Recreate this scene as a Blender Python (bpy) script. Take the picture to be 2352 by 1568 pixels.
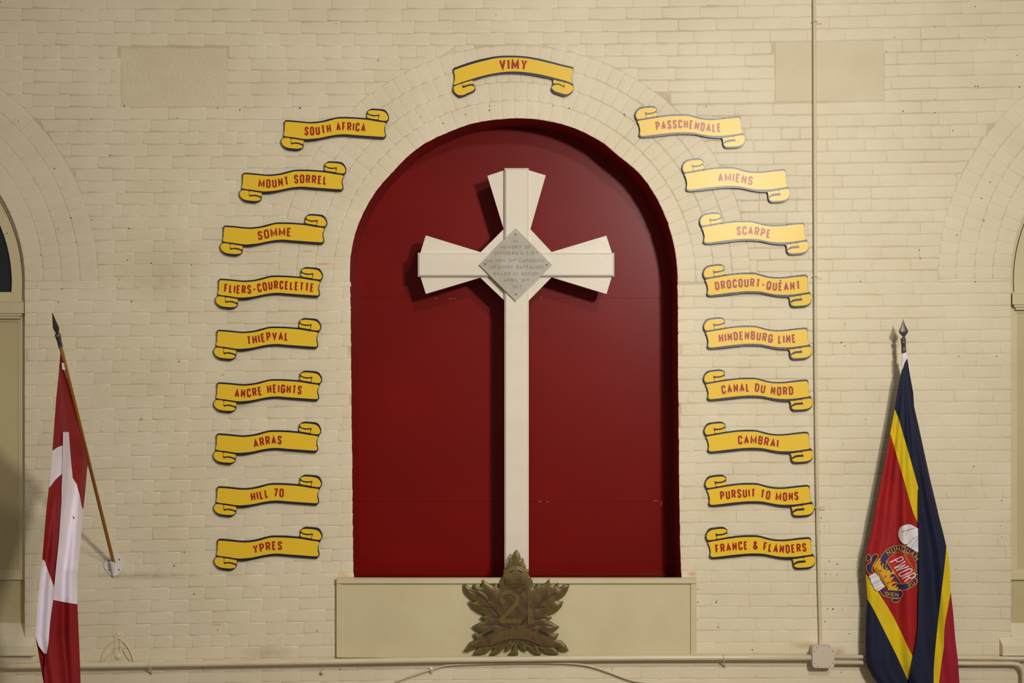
import bpy, bmesh, math, random
from mathutils import Vector, Matrix
from mathutils.geometry import delaunay_2d_cdt
random.seed(11)
C = bpy.context.scene.collection
for o in list(bpy.data.objects): bpy.data.objects.remove(o)

# ---------------------------------------------------------------- camera, world, lights, exposure
S = 370.0      # pixels per metre on the wall plane (wall plane is y = 0, room towards -y)
D = 7.5        # camera distance from the wall
ZC = 3.6       # camera height
sc = bpy.context.scene
cam = bpy.data.cameras.new('camera'); camo = bpy.data.objects.new('camera', cam); C.objects.link(camo)
camo.location = (0, -D, ZC); camo.rotation_euler = (math.pi/2, 0, 0)
cam.sensor_width = 36; cam.lens = 36*D*S/2352; cam.clip_end = 200
sc.camera = camo
w = bpy.data.worlds.new('world'); sc.world = w; w.use_nodes = True
w.node_tree.nodes['Background'].inputs[0].default_value = (1.0, 0.92, 0.80, 1)
w.node_tree.nodes['Background'].inputs[1].default_value = 0.25
def area(name, loc, size, power, col, target, spread=180):
    l = bpy.data.lights.new(name, 'AREA'); l.shape = 'DISK'; l.size = size; l.energy = power; l.color = col; l.spread = math.radians(spread)
    o = bpy.data.objects.new(name, l); C.objects.link(o); o.location = loc
    o.rotation_euler = (Vector(target)-Vector(loc)).to_track_quat('-Z', 'Y').to_euler()
    return o
def wallpt(px, py): return ((px-1176)/S, 0, ZC+(784-py)/S)
area('hall_lamp_front', ((2228-1176)/S, -7.5, ZC+(784-100)/S), 0.55, 128, (1.0, 0.95, 0.88), wallpt(1250, 950), 110)
area('hall_lamp_high', ((2060-1176)/S, -7.5, ZC+(784+680)/S), 0.55, 56, (1.0, 0.95, 0.88), wallpt(1200, 1300), 105)
sc.view_settings.view_transform = 'Standard'; sc.view_settings.look = 'None'
sc.view_settings.gamma = 1; sc.view_settings.use_curve_mapping = False
sc.view_settings.exposure = 0.0

# ---------------------------------------------------------------- helpers
def W(px, py, out=0.0):
    """point seen at photograph pixel (px, py), 'out' metres in front of the wall plane"""
    k = (D-out)/D
    return Vector(((px-1176)/S*k, -out, ZC+(784-py)/S*k))
def srgb(r, g, b):
    f = lambda c: c/12.92 if c <= 0.04045 else ((c+0.055)/1.055)**2.4
    return (f(r/255), f(g/255), f(b/255), 1)
def material(name, col, rough=0.5, spec=0.5, metal=0.0, col2=None, nscale=3.0, bump=0.0, bscale=60.0, stretch=(1,1,1), coat=0.0):
    m = bpy.data.materials.new(name); m.use_nodes = True
    nt = m.node_tree; b = nt.nodes['Principled BSDF']
    b.inputs['Base Color'].default_value = col
    b.inputs['Roughness'].default_value = rough
    b.inputs['Specular IOR Level'].default_value = spec
    b.inputs['Metallic'].default_value = metal
    b.inputs['Coat Weight'].default_value = coat
    if col2 or bump:
        geo = nt.nodes.new('ShaderNodeNewGeometry')
        mp = nt.nodes.new('ShaderNodeMapping'); mp.inputs['Scale'].default_value = stretch
        nt.links.new(geo.outputs['Position'], mp.inputs['Vector'])
    if col2:
        n = nt.nodes.new('ShaderNodeTexNoise'); n.inputs['Scale'].default_value = nscale; n.inputs['Detail'].default_value = 5
        n.inputs['Roughness'].default_value = 0.6
        r = nt.nodes.new('ShaderNodeValToRGB'); r.color_ramp.elements[0].position = .35; r.color_ramp.elements[1].position = .68
        r.color_ramp.elements[0].color = col; r.color_ramp.elements[1].color = col2
        nt.links.new(mp.outputs[0], n.inputs['Vector']); nt.links.new(n.outputs['Fac'], r.inputs[0])
        nt.links.new(r.outputs[0], b.inputs['Base Color'])
    if bump:
        n = nt.nodes.new('ShaderNodeTexNoise'); n.inputs['Scale'].default_value = bscale; n.inputs['Detail'].default_value = 4
        bp = nt.nodes.new('ShaderNodeBump'); bp.inputs['Strength'].default_value = bump; bp.inputs['Distance'].default_value = 0.01
        nt.links.new(mp.outputs[0], n.inputs['Vector']); nt.links.new(n.outputs['Fac'], bp.inputs['Height'])
        nt.links.new(bp.outputs[0], b.inputs['Normal'])
    return m
def origin_of(p):
    v = Vector((0, 0, 0))
    while p is not None: v += p.location; p = p.parent
    return v
def obj(name, verts, faces, mat, parent=None, smooth=False, base=None):
    me = bpy.data.meshes.new(name)
    if parent is not None: off = origin_of(parent)
    elif base is not None: off = Vector(base)
    else: off = Vector((0, 0, 0))
    me.from_pydata([tuple(Vector(v)-off) for v in verts], [], faces)
    me.materials.append(mat)
    if smooth: me.polygons.foreach_set('use_smooth', [True]*len(me.polygons))
    me.update()
    o = bpy.data.objects.new(name, me); C.objects.link(o)
    if parent is not None: o.parent = parent
    elif base is not None: o.location = off
    return o
def tag(o, label=None, cat=None, group=None, kind=None):
    if label: o['label'] = label
    if cat: o['category'] = cat
    if group: o['group'] = group
    if kind: o['kind'] = kind
    return o
def thing(name, label, cat, loc, group=None, kind=None):
    o = bpy.data.objects.new(name, None); C.objects.link(o); o.location = loc; o.empty_display_size = .1
    return tag(o, label, cat, group, kind)
class G:
    """collects faces of one mesh"""
    def __init__(s): s.v = []; s.f = []
    def add(s, vs, fs):
        n = len(s.v); s.v += [Vector(v) for v in vs]; s.f += [tuple(i+n for i in f) for f in fs]
    def build(s, name, mat, parent=None, smooth=False, base=None):
        return obj(name, s.v, s.f, mat, parent, smooth, base)
def area2(p): return sum(p[i][0]*p[(i+1) % len(p)][1]-p[(i+1) % len(p)][0]*p[i][1] for i in range(len(p)))/2
def inside(x, y, p):
    c = False; n = len(p); j = n-1
    for i in range(n):
        xi, yi = p[i]; xj, yj = p[j]
        if (yi > y) != (yj > y) and x < (xj-xi)*(y-yi)/(yj-yi)+xi: c = not c
        j = i
    return c
def edgedist(x, y, p):
    d = 1e9; n = len(p)
    for i in range(n):
        ax, ay = p[i]; bx, by = p[(i+1) % n]
        dx, dy = bx-ax, by-ay; l = dx*dx+dy*dy
        t = 0 if l == 0 else max(0, min(1, ((x-ax)*dx+(y-ay)*dy)/l))
        d = min(d, math.hypot(x-ax-t*dx, y-ay-t*dy))
    return d
def fill(outer, holes=(), grid=0):
    pts = []; edges = []
    for lp in [outer]+list(holes):
        n0 = len(pts); pts += [Vector((x, -y)) for x, y in lp]
        edges += [(n0+i, n0+(i+1) % len(lp)) for i in range(len(lp))]
    if grid:
        x0 = min(p[0] for p in outer); x1 = max(p[0] for p in outer); y0 = min(p[1] for p in outer); y1 = max(p[1] for p in outer)
        y = y0+grid*.5; r = 0
        while y < y1:
            x = x0+grid*(.25 if r % 2 else .75)
            while x < x1:
                if inside(x, y, outer) and edgedist(x, y, outer) > grid*.35 and not any(inside(x, y, h) for h in holes):
                    pts.append(Vector((x, -y)))
                x += grid
            y += grid*.87; r += 1
    res = delaunay_2d_cdt(pts, edges, [], 2 if holes else 1, 1e-5)
    vs = [(v[0], -v[1]) for v in res[0]]; fs = []
    for f in res[2]:
        if holes:
            cx = sum(vs[i][0] for i in f)/len(f); cy = sum(vs[i][1] for i in f)/len(f)
            if any(inside(cx, cy, h) for h in holes) or not inside(cx, cy, outer): continue
        fs.append(tuple(f))
    return vs, fs
def smooth_poly(p, n=3, closed=True):
    out = []; N = len(p)
    for i in range(N if closed else N-1):
        g = (lambda k: p[k % N]) if closed else (lambda k: p[max(0, min(N-1, k))])
        p0, p1, p2, p3 = g(i-1), g(i), g(i+1), g(i+2)
        for k in range(n):
            t = k/n
            out.append(tuple(0.5*((2*p1[a])+(-p0[a]+p2[a])*t+(2*p0[a]-5*p1[a]+4*p2[a]-p3[a])*t*t+(-p0[a]+3*p1[a]-3*p2[a]+p3[a])*t**3) for a in range(2)))
    if not closed: out.append(tuple(p[-1]))
    return out
def prism(g, poly, of, ob, mp=W, holes=(), grid=0, bevel=0):
    """front face at depth of, straight sides back to ob (metres in front of the wall)"""
    vs, fs = fill(poly, holes, grid)
    g.add([mp(x, y, of) for x, y in vs], fs)
    for lp, s in [(poly, 1)]+[(h, -1) for h in holes]:
        if (area2(lp) > 0) == (s < 0): lp = list(reversed(lp))
        n = len(lp); fr = [mp(x, y, of) for x, y in lp]
        bk = [Vector((v.x, v.y+(of-ob), v.z)) for v in fr]
        g.add(fr+bk, [(i, n+i, n+(i+1) % n, (i+1) % n) for i in range(n)])
def ribbon(g, pts, wd, of, ob=None, mp=W, closed=False):
    if mp is not W and mp.__name__ == 'flagR' and not closed:
        d = [pts[0]]
        for a, b in zip(pts, pts[1:]):
            m = max(1, int(math.hypot(a[0]-b[0], a[1]-b[1])/3)); d += [(a[0]+(b[0]-a[0])*j/m, a[1]+(b[1]-a[1])*j/m) for j in range(1, m+1)]
        pts = d
    """stroke of width wd px along pts at depth of; with ob given it has sides back to ob"""
    n = len(pts)
    if n < 2: return
    L = []; R = []
    for i in range(n):
        a = pts[(i-1) % n] if (closed or i > 0) else None
        b = pts[(i+1) % n] if (closed or i < n-1) else None
        def nrm(p, q):
            dx, dy = q[0]-p[0], q[1]-p[1]; l = math.hypot(dx, dy) or 1e-6
            return (-dy/l, dx/l)
        if a is None: nx, ny = nrm(pts[i], b); m = 1
        elif b is None: nx, ny = nrm(a, pts[i]); m = 1
        else:
            n1 = nrm(a, pts[i]); n2 = nrm(pts[i], b)
            nx, ny = n1[0]+n2[0], n1[1]+n2[1]; l = math.hypot(nx, ny)
            if l < .3: nx, ny = n1; m = 1
            else: nx /= l; ny /= l; m = min(1.7, 1/max(.1, nx*n1[0]+ny*n1[1]))
        h = wd/2*m; x, y = pts[i]
        L.append((x+nx*h, y+ny*h)); R.append((x-nx*h, y-ny*h))
    seg = n if closed else n-1
    st = 0 if closed else 2e-5
    vs = [mp(x, y, of+i*st) for i, (x, y) in enumerate(L)]+[mp(x, y, of+i*st) for i, (x, y) in enumerate(R)]
    fs = [(i, (i+1) % n, n+(i+1) % n, n+i) for i in range(seg)]
    if ob is not None:
        m0 = len(vs); vs += [Vector((v.x, v.y+(of-ob), v.z)) for v in vs]
        fs += [(i, m0+i, m0+(i+1) % n, (i+1) % n) for i in range(seg)]
        fs += [(n+i, n+(i+1) % n, m0+n+(i+1) % n, m0+n+i) for i in range(seg)]
        if not closed: fs += [(0, n, m0+n, m0), (n-1, m0+n-1, m0+2*n-1, 2*n-1)]
    g.add(vs, fs)
def tube(g, pts, r, seg=10, caps=True):
    pts = [Vector(p) for p in pts]; n = len(pts)
    rr = r if isinstance(r, (list, tuple)) else [r]*n
    vs = []; up = Vector((0, 0, 1))
    for i in range(n):
        t = (pts[min(n-1, i+1)]-pts[max(0, i-1)]).normalized()
        a = t.cross(Vector((0, 1, 0)) if abs(t.y) < .9 else up).normalized(); b = t.cross(a)
        for k in range(seg):
            th = 2*math.pi*k/seg; vs.append(pts[i]+(a*math.cos(th)+b*math.sin(th))*rr[i])
    fs = [(i*seg+k, i*seg+(k+1) % seg, (i+1)*seg+(k+1) % seg, (i+1)*seg+k) for i in range(n-1) for k in range(seg)]
    if caps: fs += [tuple(range(seg)), tuple((n-1)*seg+k for k in range(seg))]
    g.add(vs, fs)
def lathe(g, p0, ax, prof, side, flat=1.0, seg=14):
    """profile of (distance along axis, radius); side = direction of the wide radius"""
    ax = Vector(ax).normalized(); a = (Vector(side)-ax*Vector(side).dot(ax)).normalized(); b = ax.cross(a)
    vs = []
    for t, r in prof:
        for k in range(seg):
            th = 2*math.pi*k/seg; vs.append(Vector(p0)+ax*t+a*math.cos(th)*r+b*math.sin(th)*r*flat)
    n = len(prof)
    fs = [(i*seg+k, i*seg+(k+1) % seg, (i+1)*seg+(k+1) % seg, (i+1)*seg+k) for i in range(n-1) for k in range(seg)]
    g.add(vs, fs+[tuple(range(seg)), tuple((n-1)*seg+k for k in range(seg))])
def box(g, x0, y0, x1, y1, of, ob, ch=0.0):
    """box seen between pixels, front at of; optional chamfer in px on the front edges"""
    if ch:
        o = [(x0, y0), (x1, y0), (x1, y1), (x0, y1)]; i = [(x0+ch, y0+ch), (x1-ch, y0+ch), (x1-ch, y1-ch), (x0+ch, y1-ch)]
        dz = ch/S
        fr = [W(x, y, of) for x, y in i]; md = [W(x, y, of-dz) for x, y in o]
        bk = [Vector((v.x, -ob, v.z)) for v in md]
        g.add(fr+md+bk, [(0, 1, 2, 3)]+[(k, 4+k, 4+(k+1) % 4, (k+1) % 4) for k in range(4)]+[(4+k, 8+k, 8+(k+1) % 4, 4+(k+1) % 4) for k in range(4)])
    else:
        prism(g, [(x0, y0), (x1, y0), (x1, y1), (x0, y1)], of, ob)
def interp(tab, x):
    if x <= tab[0][0]: return tab[0][1]
    for (a, fa), (b, fb) in zip(tab, tab[1:]):
        if x <= b: return fa+(fb-fa)*(x-a)/(b-a)
    return tab[-1][1]
def arc(cx, cy, rx, ry, a0, a1, n=12):
    return [(cx+rx*math.cos(math.radians(a0+(a1-a0)*i/n)), cy-ry*math.sin(math.radians(a0+(a1-a0)*i/n))) for i in range(n+1)]

# ---------------------------------------------------------------- materials
def wall_paint(name, c1, c2, rough, bumpk, stains_and_bands=()):
    m = material(name, c1, rough, .35, col2=c2, nscale=1.7, bump=bumpk, bscale=55, stretch=(1, 1, 1.5))
    nt = m.node_tree; b = nt.nodes['Principled BSDF']
    geo = [n for n in nt.nodes if n.type == 'NEW_GEOMETRY'][0]
    src = b.inputs['Base Color'].links[0].from_socket
    # small dirty speckles
    n = nt.nodes.new('ShaderNodeTexNoise'); n.inputs['Scale'].default_value = 9; n.inputs['Detail'].default_value = 8; n.inputs['Roughness'].default_value = .75
    r = nt.nodes.new('ShaderNodeValToRGB'); r.color_ramp.elements[0].position = .62; r.color_ramp.elements[1].position = .80
    r.color_ramp.elements[0].color = (0, 0, 0, 1); r.color_ramp.elements[1].color = (.55, .55, .55, 1)
    nt.links.new(geo.outputs['Position'], n.inputs['Vector']); nt.links.new(n.outputs['Fac'], r.inputs[0])
    mx = nt.nodes.new('ShaderNodeMix'); mx.data_type = 'RGBA'; mx.inputs[7].default_value = srgb(150, 130, 92)
    nt.links.new(r.outputs[0], mx.inputs[0]); nt.links.new(src, mx.inputs[6]); src = mx.outputs[2]
    for (px, py, rx, ry, col, amt) in stains_and_bands:
        p = W(px, py, 0)
        sub = nt.nodes.new('ShaderNodeVectorMath'); sub.operation = 'SUBTRACT'; sub.inputs[1].default_value = (p.x, 0, p.z)
        mul = nt.nodes.new('ShaderNodeVectorMath'); mul.operation = 'MULTIPLY'; mul.inputs[1].default_value = (S/rx, 0, S/ry)
        ln = nt.nodes.new('ShaderNodeVectorMath'); ln.operation = 'LENGTH'
        nt.links.new(geo.outputs['Position'], sub.inputs[0]); nt.links.new(sub.outputs[0], mul.inputs[0]); nt.links.new(mul.outputs[0], ln.inputs[0])
        mr = nt.nodes.new('ShaderNodeMapRange'); mr.inputs[1].default_value = 1.0; mr.inputs[2].default_value = 0.0; mr.inputs[3].default_value = 0; mr.inputs[4].default_value = amt
        nt.links.new(ln.outputs['Value'], mr.inputs[0])
        ns = nt.nodes.new('ShaderNodeMath'); ns.operation = 'MULTIPLY'; nt.links.new(mr.outputs[0], ns.inputs[0]); nt.links.new(n.outputs['Fac'], ns.inputs[1])
        mx = nt.nodes.new('ShaderNodeMix'); mx.data_type = 'RGBA'; mx.inputs[7].default_value = srgb(*col)
        nt.links.new(ns.outputs[0], mx.inputs[0]); nt.links.new(src, mx.inputs[6]); src = mx.outputs[2]
    nt.links.new(src, b.inputs['Base Color'])
    return m
STAINS_AND_BAND = [(705, 577, 18, 2.5, (190, 110, 60), 1.3), (745, 606, 26, 3, (190, 110, 60), 1.5), (1850, 1482, 45, 10, (180, 120, 70), 1.2),
          (1925, 1497, 22, 16, (180, 125, 75), 1.1), (500, 1434, 22, 4, (190, 120, 70), 1.0), (790, 1322, 28, 14, (200, 140, 90), .8), (745, 430, 22, 3, (180, 100, 60), 1.1),
          (620, 1498, 80, 22, (150, 132, 92), .8), (330, 1322, 150, 12, (150, 135, 100), .9), (380, 620, 120, 90, (160, 142, 105), .5), (1590, 1318, 14, 8, (190, 110, 80), 1.2)]  # the long flat band at the left is just a darker, browner strip
M_wall = wall_paint('cream_wall_paint', srgb(226, 213, 184), srgb(216, 202, 171), .48, .15, STAINS_AND_BAND)
M_stone = wall_paint('cream_rough_stone', srgb(221, 207, 176), srgb(210, 195, 162), .55, .45)
M_joint = wall_paint('cream_joint_paint', srgb(222, 207, 176), srgb(186, 168, 128), .6, .35, STAINS_AND_BAND)
M_plaster = material('cream_wood_paint', srgb(210, 197, 158), .42, .4, col2=srgb(201, 187, 148), nscale=2.0, bump=.02, bscale=30)
M_shutter = material('ochre_cream_paint', srgb(196, 182, 138), .45, .4, col2=srgb(186, 170, 128), nscale=2, bump=.02)
M_red = material('dark_red_gloss_paint', srgb(120, 12, 7), .34, .17, col2=srgb(110, 10, 6), nscale=1.2, bump=.015, bscale=40)
M_redrev = material('dark_red_brick_paint', srgb(140, 22, 16), .35, .45, col2=srgb(120, 15, 12), nscale=20, bump=.12, bscale=25)
M_chip = material('bare_paint_chip', srgb(170, 120, 100), .6)
M_white = material('white_gloss_wood', srgb(226, 216, 198), .32, .5, col2=srgb(220, 209, 190), nscale=1.5, bump=.06, bscale=22, stretch=(1, 1, 3))
M_marble = material('grey_marble', srgb(188, 180, 170), .25, .5, col2=srgb(170, 162, 140), nscale=7, bump=0)
M_engr = material('engraved_letter', srgb(112, 104, 96), .6)
M_screw = material('dull_screw', srgb(60, 60, 62), .4, metal=.6)
M_yel = material('yellow_sign_paint', srgb(236, 194, 46), .34, .4, bump=.02, bscale=90)
M_navy = material('navy_sign_paint', srgb(28, 26, 46), .33, .5, bump=.08, bscale=120)
M_let = material('red_letter_paint', srgb(158, 40, 14), .34, .42)
M_glass = material('dark_window_glass', srgb(22, 26, 30), .12, .5, col2=srgb(34, 38, 42), nscale=40)
M_dark = material('dark_gap', srgb(48, 38, 26), .8)
M_pipe = material('cream_painted_pipe', srgb(214, 202, 172), .35, .45, col2=srgb(206, 190, 158), nscale=5)
M_box = material('painted_junction_box', srgb(205, 190, 170), .45, .4)
M_brz = material('patinated_bronze', srgb(100, 72, 46), .42, .5, metal=.3, col2=srgb(112, 90, 50), nscale=9, bump=.05, bscale=60)
M_leaf = material('bronze_leaf', srgb(94, 68, 44), .42, .5, metal=.25, bump=.06, bscale=50)
_nt = M_leaf.node_tree; _a = _nt.nodes.new('ShaderNodeAttribute'); _a.attribute_name = 'patina'
_n = _nt.nodes.new('ShaderNodeTexNoise'); _n.inputs['Scale'].default_value = 14; _n.inputs['Detail'].default_value = 4
_g = _nt.nodes.new('ShaderNodeNewGeometry'); _nt.links.new(_g.outputs['Position'], _n.inputs['Vector'])
_m = _nt.nodes.new('ShaderNodeMath'); _m.operation = 'MULTIPLY_ADD'; _m.inputs[1].default_value = .9; _nt.links.new(_a.outputs['Fac'], _m.inputs[0])
_r = _nt.nodes.new('ShaderNodeMapRange'); _r.inputs[1].default_value = .45; _r.inputs[2].default_value = .8; _r.inputs[3].default_value = 0; _r.inputs[4].default_value = .55
_nt.links.new(_n.outputs['Fac'], _r.inputs[0]); _nt.links.new(_r.outputs[0], _m.inputs[2])
_x = _nt.nodes.new('ShaderNodeMix'); _x.data_type = 'RGBA'; _x.inputs[6].default_value = srgb(94, 68, 44); _x.inputs[7].default_value = srgb(112, 103, 44)
_nt.links.new(_m.outputs[0], _x.inputs[0]); _nt.links.new(_x.outputs[2], _nt.nodes['Principled BSDF'].inputs['Base Color'])
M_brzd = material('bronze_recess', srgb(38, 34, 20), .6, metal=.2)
M_brzl = material('rubbed_bronze', srgb(122, 106, 52), .38, .5, metal=.3, col2=srgb(98, 76, 46), nscale=12)
M_pole = material('varnished_pole', srgb(138, 88, 24), .25, .5, col2=srgb(134, 82, 20), nscale=8, stretch=(8, 8, 1))
M_steel = material('steel_finial', srgb(98, 90, 82), .42, metal=.6)
M_bracket = material('white_painted_metal', srgb(225, 218, 212), .3)
def cloth(name, c, c2): return material(name, c, .62, .25, col2=c2, nscale=6, bump=.03, bscale=150)
M_fred = cloth('flag_red_cloth', srgb(140, 24, 30), srgb(128, 20, 26))
M_fwhite = cloth('flag_white_cloth', srgb(232, 222, 232), srgb(224, 212, 224))
M_rred = cloth('regimental_red_cloth', srgb(162, 30, 30), srgb(150, 26, 28))
M_rcrim = cloth('crimson_lining', srgb(158, 30, 48), srgb(148, 26, 42))
M_rnavy = cloth('navy_cloth', srgb(30, 34, 58), srgb(24, 28, 48))
M_ryel = cloth('yellow_cloth', srgb(222, 194, 28), srgb(212, 178, 18))
M_gold = material('gold_thread', srgb(218, 158, 30), .5, .4)
M_goldd = material('old_gold_cord', srgb(176, 132, 60), .5, .4)
M_bnavy = material('emblem_navy', srgb(48, 34, 92), .6)
M_bred = material('emblem_red', srgb(188, 28, 30), .6)
M_bwhite = material('emblem_white', srgb(226, 218, 220), .6)
M_bgrey = material('emblem_grey_line', srgb(130, 124, 130), .6)

# ---------------------------------------------------------------- wall: openings
NC = (1181, 647)
edgepts = [(804, 629), (806, 580), (812, 553), (818, 530), (837, 484), (868, 433), (898, 400), (939, 357), (977, 329), (1031, 303.5), (1077, 286), (1148, 274),
           (1190, 271.5), (1233, 274), (1307, 290), (1386, 329), (1419, 357), (1470, 400), (1507, 453), (1530, 502), (1544, 547), (1556, 627)]
radtab = sorted([(math.atan2(NC[1]-y, x-NC[0]), math.hypot(x-NC[0], y-NC[1])) for x, y in edgepts])
nL = [(647, 804), (700, 805), (800, 806), (1000, 808), (1200, 810), (1327, 812), (1350, 813)]
nR = [(647, 1556), (711, 1557), (900, 1558), (1100, 1560), (1250, 1562), (1327, 1565), (1350, 1566)]
SILL_N = 1350
rj = random.Random(5)
def jit(i): return (1.0 if i % 4 == 0 else 0)*rj.choice((0, 0, 1, 1.3))+rj.uniform(-.35, .35)
loopN = []
y = SILL_N
i = 0
while y > 650:
    loopN.append((interp(nL, y)+jit(i), y)); y -= 7; i += 1
for k in range(0, 141):
    th = math.pi*(1-k/140); r = interp(radtab, th)+jit(k)
    loopN.append((NC[0]+r*math.cos(th), NC[1]-r*math.sin(th)))
y = 650
while y < SILL_N:
    loopN.append((interp(nR, y)+jit(i), y)); y += 7; i += 1
loopN.append((1566, SILL_N))
WC = [(-318, 645), (2697, 640)]
SILL_W = 1478
def window_loop(c):
    return [(c[0]-375, SILL_W)]+[(c[0]+375*math.cos(math.pi*(1-k/72)), c[1]-375*math.sin(math.pi*(1-k/72))) for k in range(73)]+[(c[0]+375, SILL_W)]
loopW = [window_loop(c) for c in WC]
XL, XR, YT, YB = -1000, 3350, -290, 784+ZC*S
wall = thing('wall_back', 'cream painted brick wall with an arched niche', None, (0, 0, 0), kind='structure')
g = G()
vs, fs = fill([(XL, YT), (XR, YT), (XR, YB), (XL, YB)], [loopN]+loopW)
g.add([W(x, y, 0) for x, y in vs], fs)
g.build('mortar_face', M_joint, wall)
# reveals
def reveal(loop, depth, mat, name, close=True):
    g = G(); n = len(loop); a = [W(x, y, 0.001) for x, y in loop]; m = [Vector((v.x, depth*.5, v.z)) for v in a]; b = [Vector((v.x, depth, v.z)) for v in a]
    if len(a) > 100:
        K = len(a); sm = [sum((a[(i+j) % K] for j in range(-6, 7)), Vector())/13 if 12 < i < K-13 else a[i] for i in range(K)]
        m = [Vector((v.x, .035, v.z)) for v in sm]; b = [Vector((v.x, depth, v.z)) for v in sm]
    rng = range(n if close else n-1)
    g.add(a+m+b, [(i, n+i, n+(i+1) % n, (i+1) % n) for i in rng]+[(n+i, 2*n+i, 2*n+(i+1) % n, n+(i+1) % n) for i in rng])
    return g.build(name, mat, wall)
ND = 0.312
tag(reveal(loopN, ND+.02, M_redrev, 'niche_reveal'), 'dark red painted edge of the arched niche')
for lp in loopW: reveal(lp, .30, M_wall, 'window_reveal')

# ---------------------------------------------------------------- bricks
left_lines = [20+28.25*k for k in range(-7, 14)]
while left_lines[-1] < 1170: left_lines.append(left_lines[-1]+27.55)
while left_lines[-1] < 1760: left_lines.append(left_lines[-1]+27.7)
def roww(yl, x):
    c = 9*(yl-784)/700; t = (x-1176)/1176; t0 = -.83
    tt = max(-1.4, min(1.4, t))
    return yl-(-9*t0+c*t0*t0)+(-9*tt+c*tt*tt)
HEADER = {-3+7, 3+7, 10+7, 16+7, 22+7, 28+7, 34+7, 40+7, 46+7, 52+7}
PATCH = [(277, 522, 108, 247), (1779, 2031, 93, 233)]
ARCH = [(NC[0], NC[1], 'n'), (WC[0][0], WC[0][1], 'w'), (WC[1][0], WC[1][1], 'w')]
RO = 375+4*42
def blocks(y):
    """x intervals without coursed bricks at height y (pixels)"""
    out = []
    for cx, cy, kk in ARCH:
        if y < cy:
            if cy-y < RO: h = math.sqrt(RO*RO-(cy-y)**2); out.append((cx-h, cx+h))
        elif kk == 'n':
            if y < SILL_N: out.append((interp(nL, y), interp(nR, y)))
        elif y < SILL_W: out.append((cx-375, cx+375))
    return out
bricks = []   # (quad corners tl,tr,br,bl, kind)
rb = random.Random(21)
def hits_patch(x0, x1, y0, y1):
    for a, b, c, d in PATCH:
        if x0 < b-3 and x1 > a+3 and y0 < d-6 and y1 > c+6: return (a, b)
    return None
for k in range(len(left_lines)-1):
    y0, y1 = left_lines[k], left_lines[k+1]
    head = k in HEADER
    w_ = 43.0 if head else 86.5
    x = -780+((k % 2)*43 if not head else 21)+rb.uniform(-8, 8)
    while x < 3160:
        ww = w_*rb.uniform(.965, 1.035); xa, xb = x, x+ww; x = xb
        xm = (xa+xb)/2
        ta, tb, ba, bb = roww(y0, xa), roww(y0, xb), roww(y1, xa), roww(y1, xb)
        full = True; drop = False
        ym = (ta+bb)/2
        hp = hits_patch(xa, xb, ym-13, ym+13)
        if hp:
            if xa < hp[0]-10: xb = hp[0]
            elif xb > hp[1]+10: xa = hp[1]
            else: continue
            full = False
        q = [[xa, ta], [xb, tb], [xb, bb], [xa, ba]]
        cyn = next((cy for cx, cy, kk in ARCH if abs(xm-cx) < RO+60), None)
        strad = cyn is not None and min(ta, tb) < cyn < max(ba, bb)
        for yy, ia, ib in ((q[0][1], 0, 1), (q[2][1], 3, 2)):
            for a, b in blocks(cyn-1 if strad else yy):
                if q[ia][0] is not None and q[ib][0] > a and q[ia][0] < b:
                    full = False
                    if q[ia][0] < a: q[ib][0] = min(q[ib][0], a)
                    elif q[ib][0] > b: q[ia][0] = max(q[ia][0], b)
                    else:
                        if strad: drop = True
                        elif yy == q[2][1]:
                            q[ia][0] = q[ib][0] = None
                        else: drop = True
        if drop: continue
        if q[2][0] is None:
            # bottom lies wholly over an arch ring: shorten the brick to the ring
            ok = False
            for cx, cy, kk in ARCH:
                if abs(xm-cx) < RO and ym < cy:
                    yb1 = cy-math.sqrt(max(0, RO*RO-(xb-cx)**2)); yb0 = cy-math.sqrt(max(0, RO*RO-(xa-cx)**2))
                    if yb1-tb > 7 and yb0-ta > 7 and yb1 < bb+2 and yb0 < ba+2: q[2] = [xb, yb1]; q[3] = [xa, yb0]; ok = True
            if not ok: continue
        wt = q[1][0]-q[0][0]; wb = q[2][0]-q[3][0]
        if max(wt, wb) < 9: continue
        if wt < 0: q[0][0] = q[1][0] = (q[0][0]+q[1][0])/2
        if wb < 0: q[2][0] = q[3][0] = (q[2][0]+q[3][0])/2
        bricks.append((q, 'stretcher' if (full and not head) else 'cut'))
# bricks under the feet of the arch rings
for cx, cy, kk in ARCH:
    for sd_ in (-1, 1):
        for j in range(2):
            xa, xb = sorted((cx+sd_*(375+84*j), cx+sd_*(375+84*(j+1))))
            row = next(k for k in range(len(left_lines)-1) if roww(left_lines[k], (xa+xb)/2) < cy <= roww(left_lines[k+1], (xa+xb)/2))
            ya, yb = roww(left_lines[row+1], xa), roww(left_lines[row+1], xb)
            if min(ya, yb)-cy > 6: bricks.append(([[xa, cy], [xb, cy], [xb, yb], [xa, ya]], 'cut'))
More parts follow.
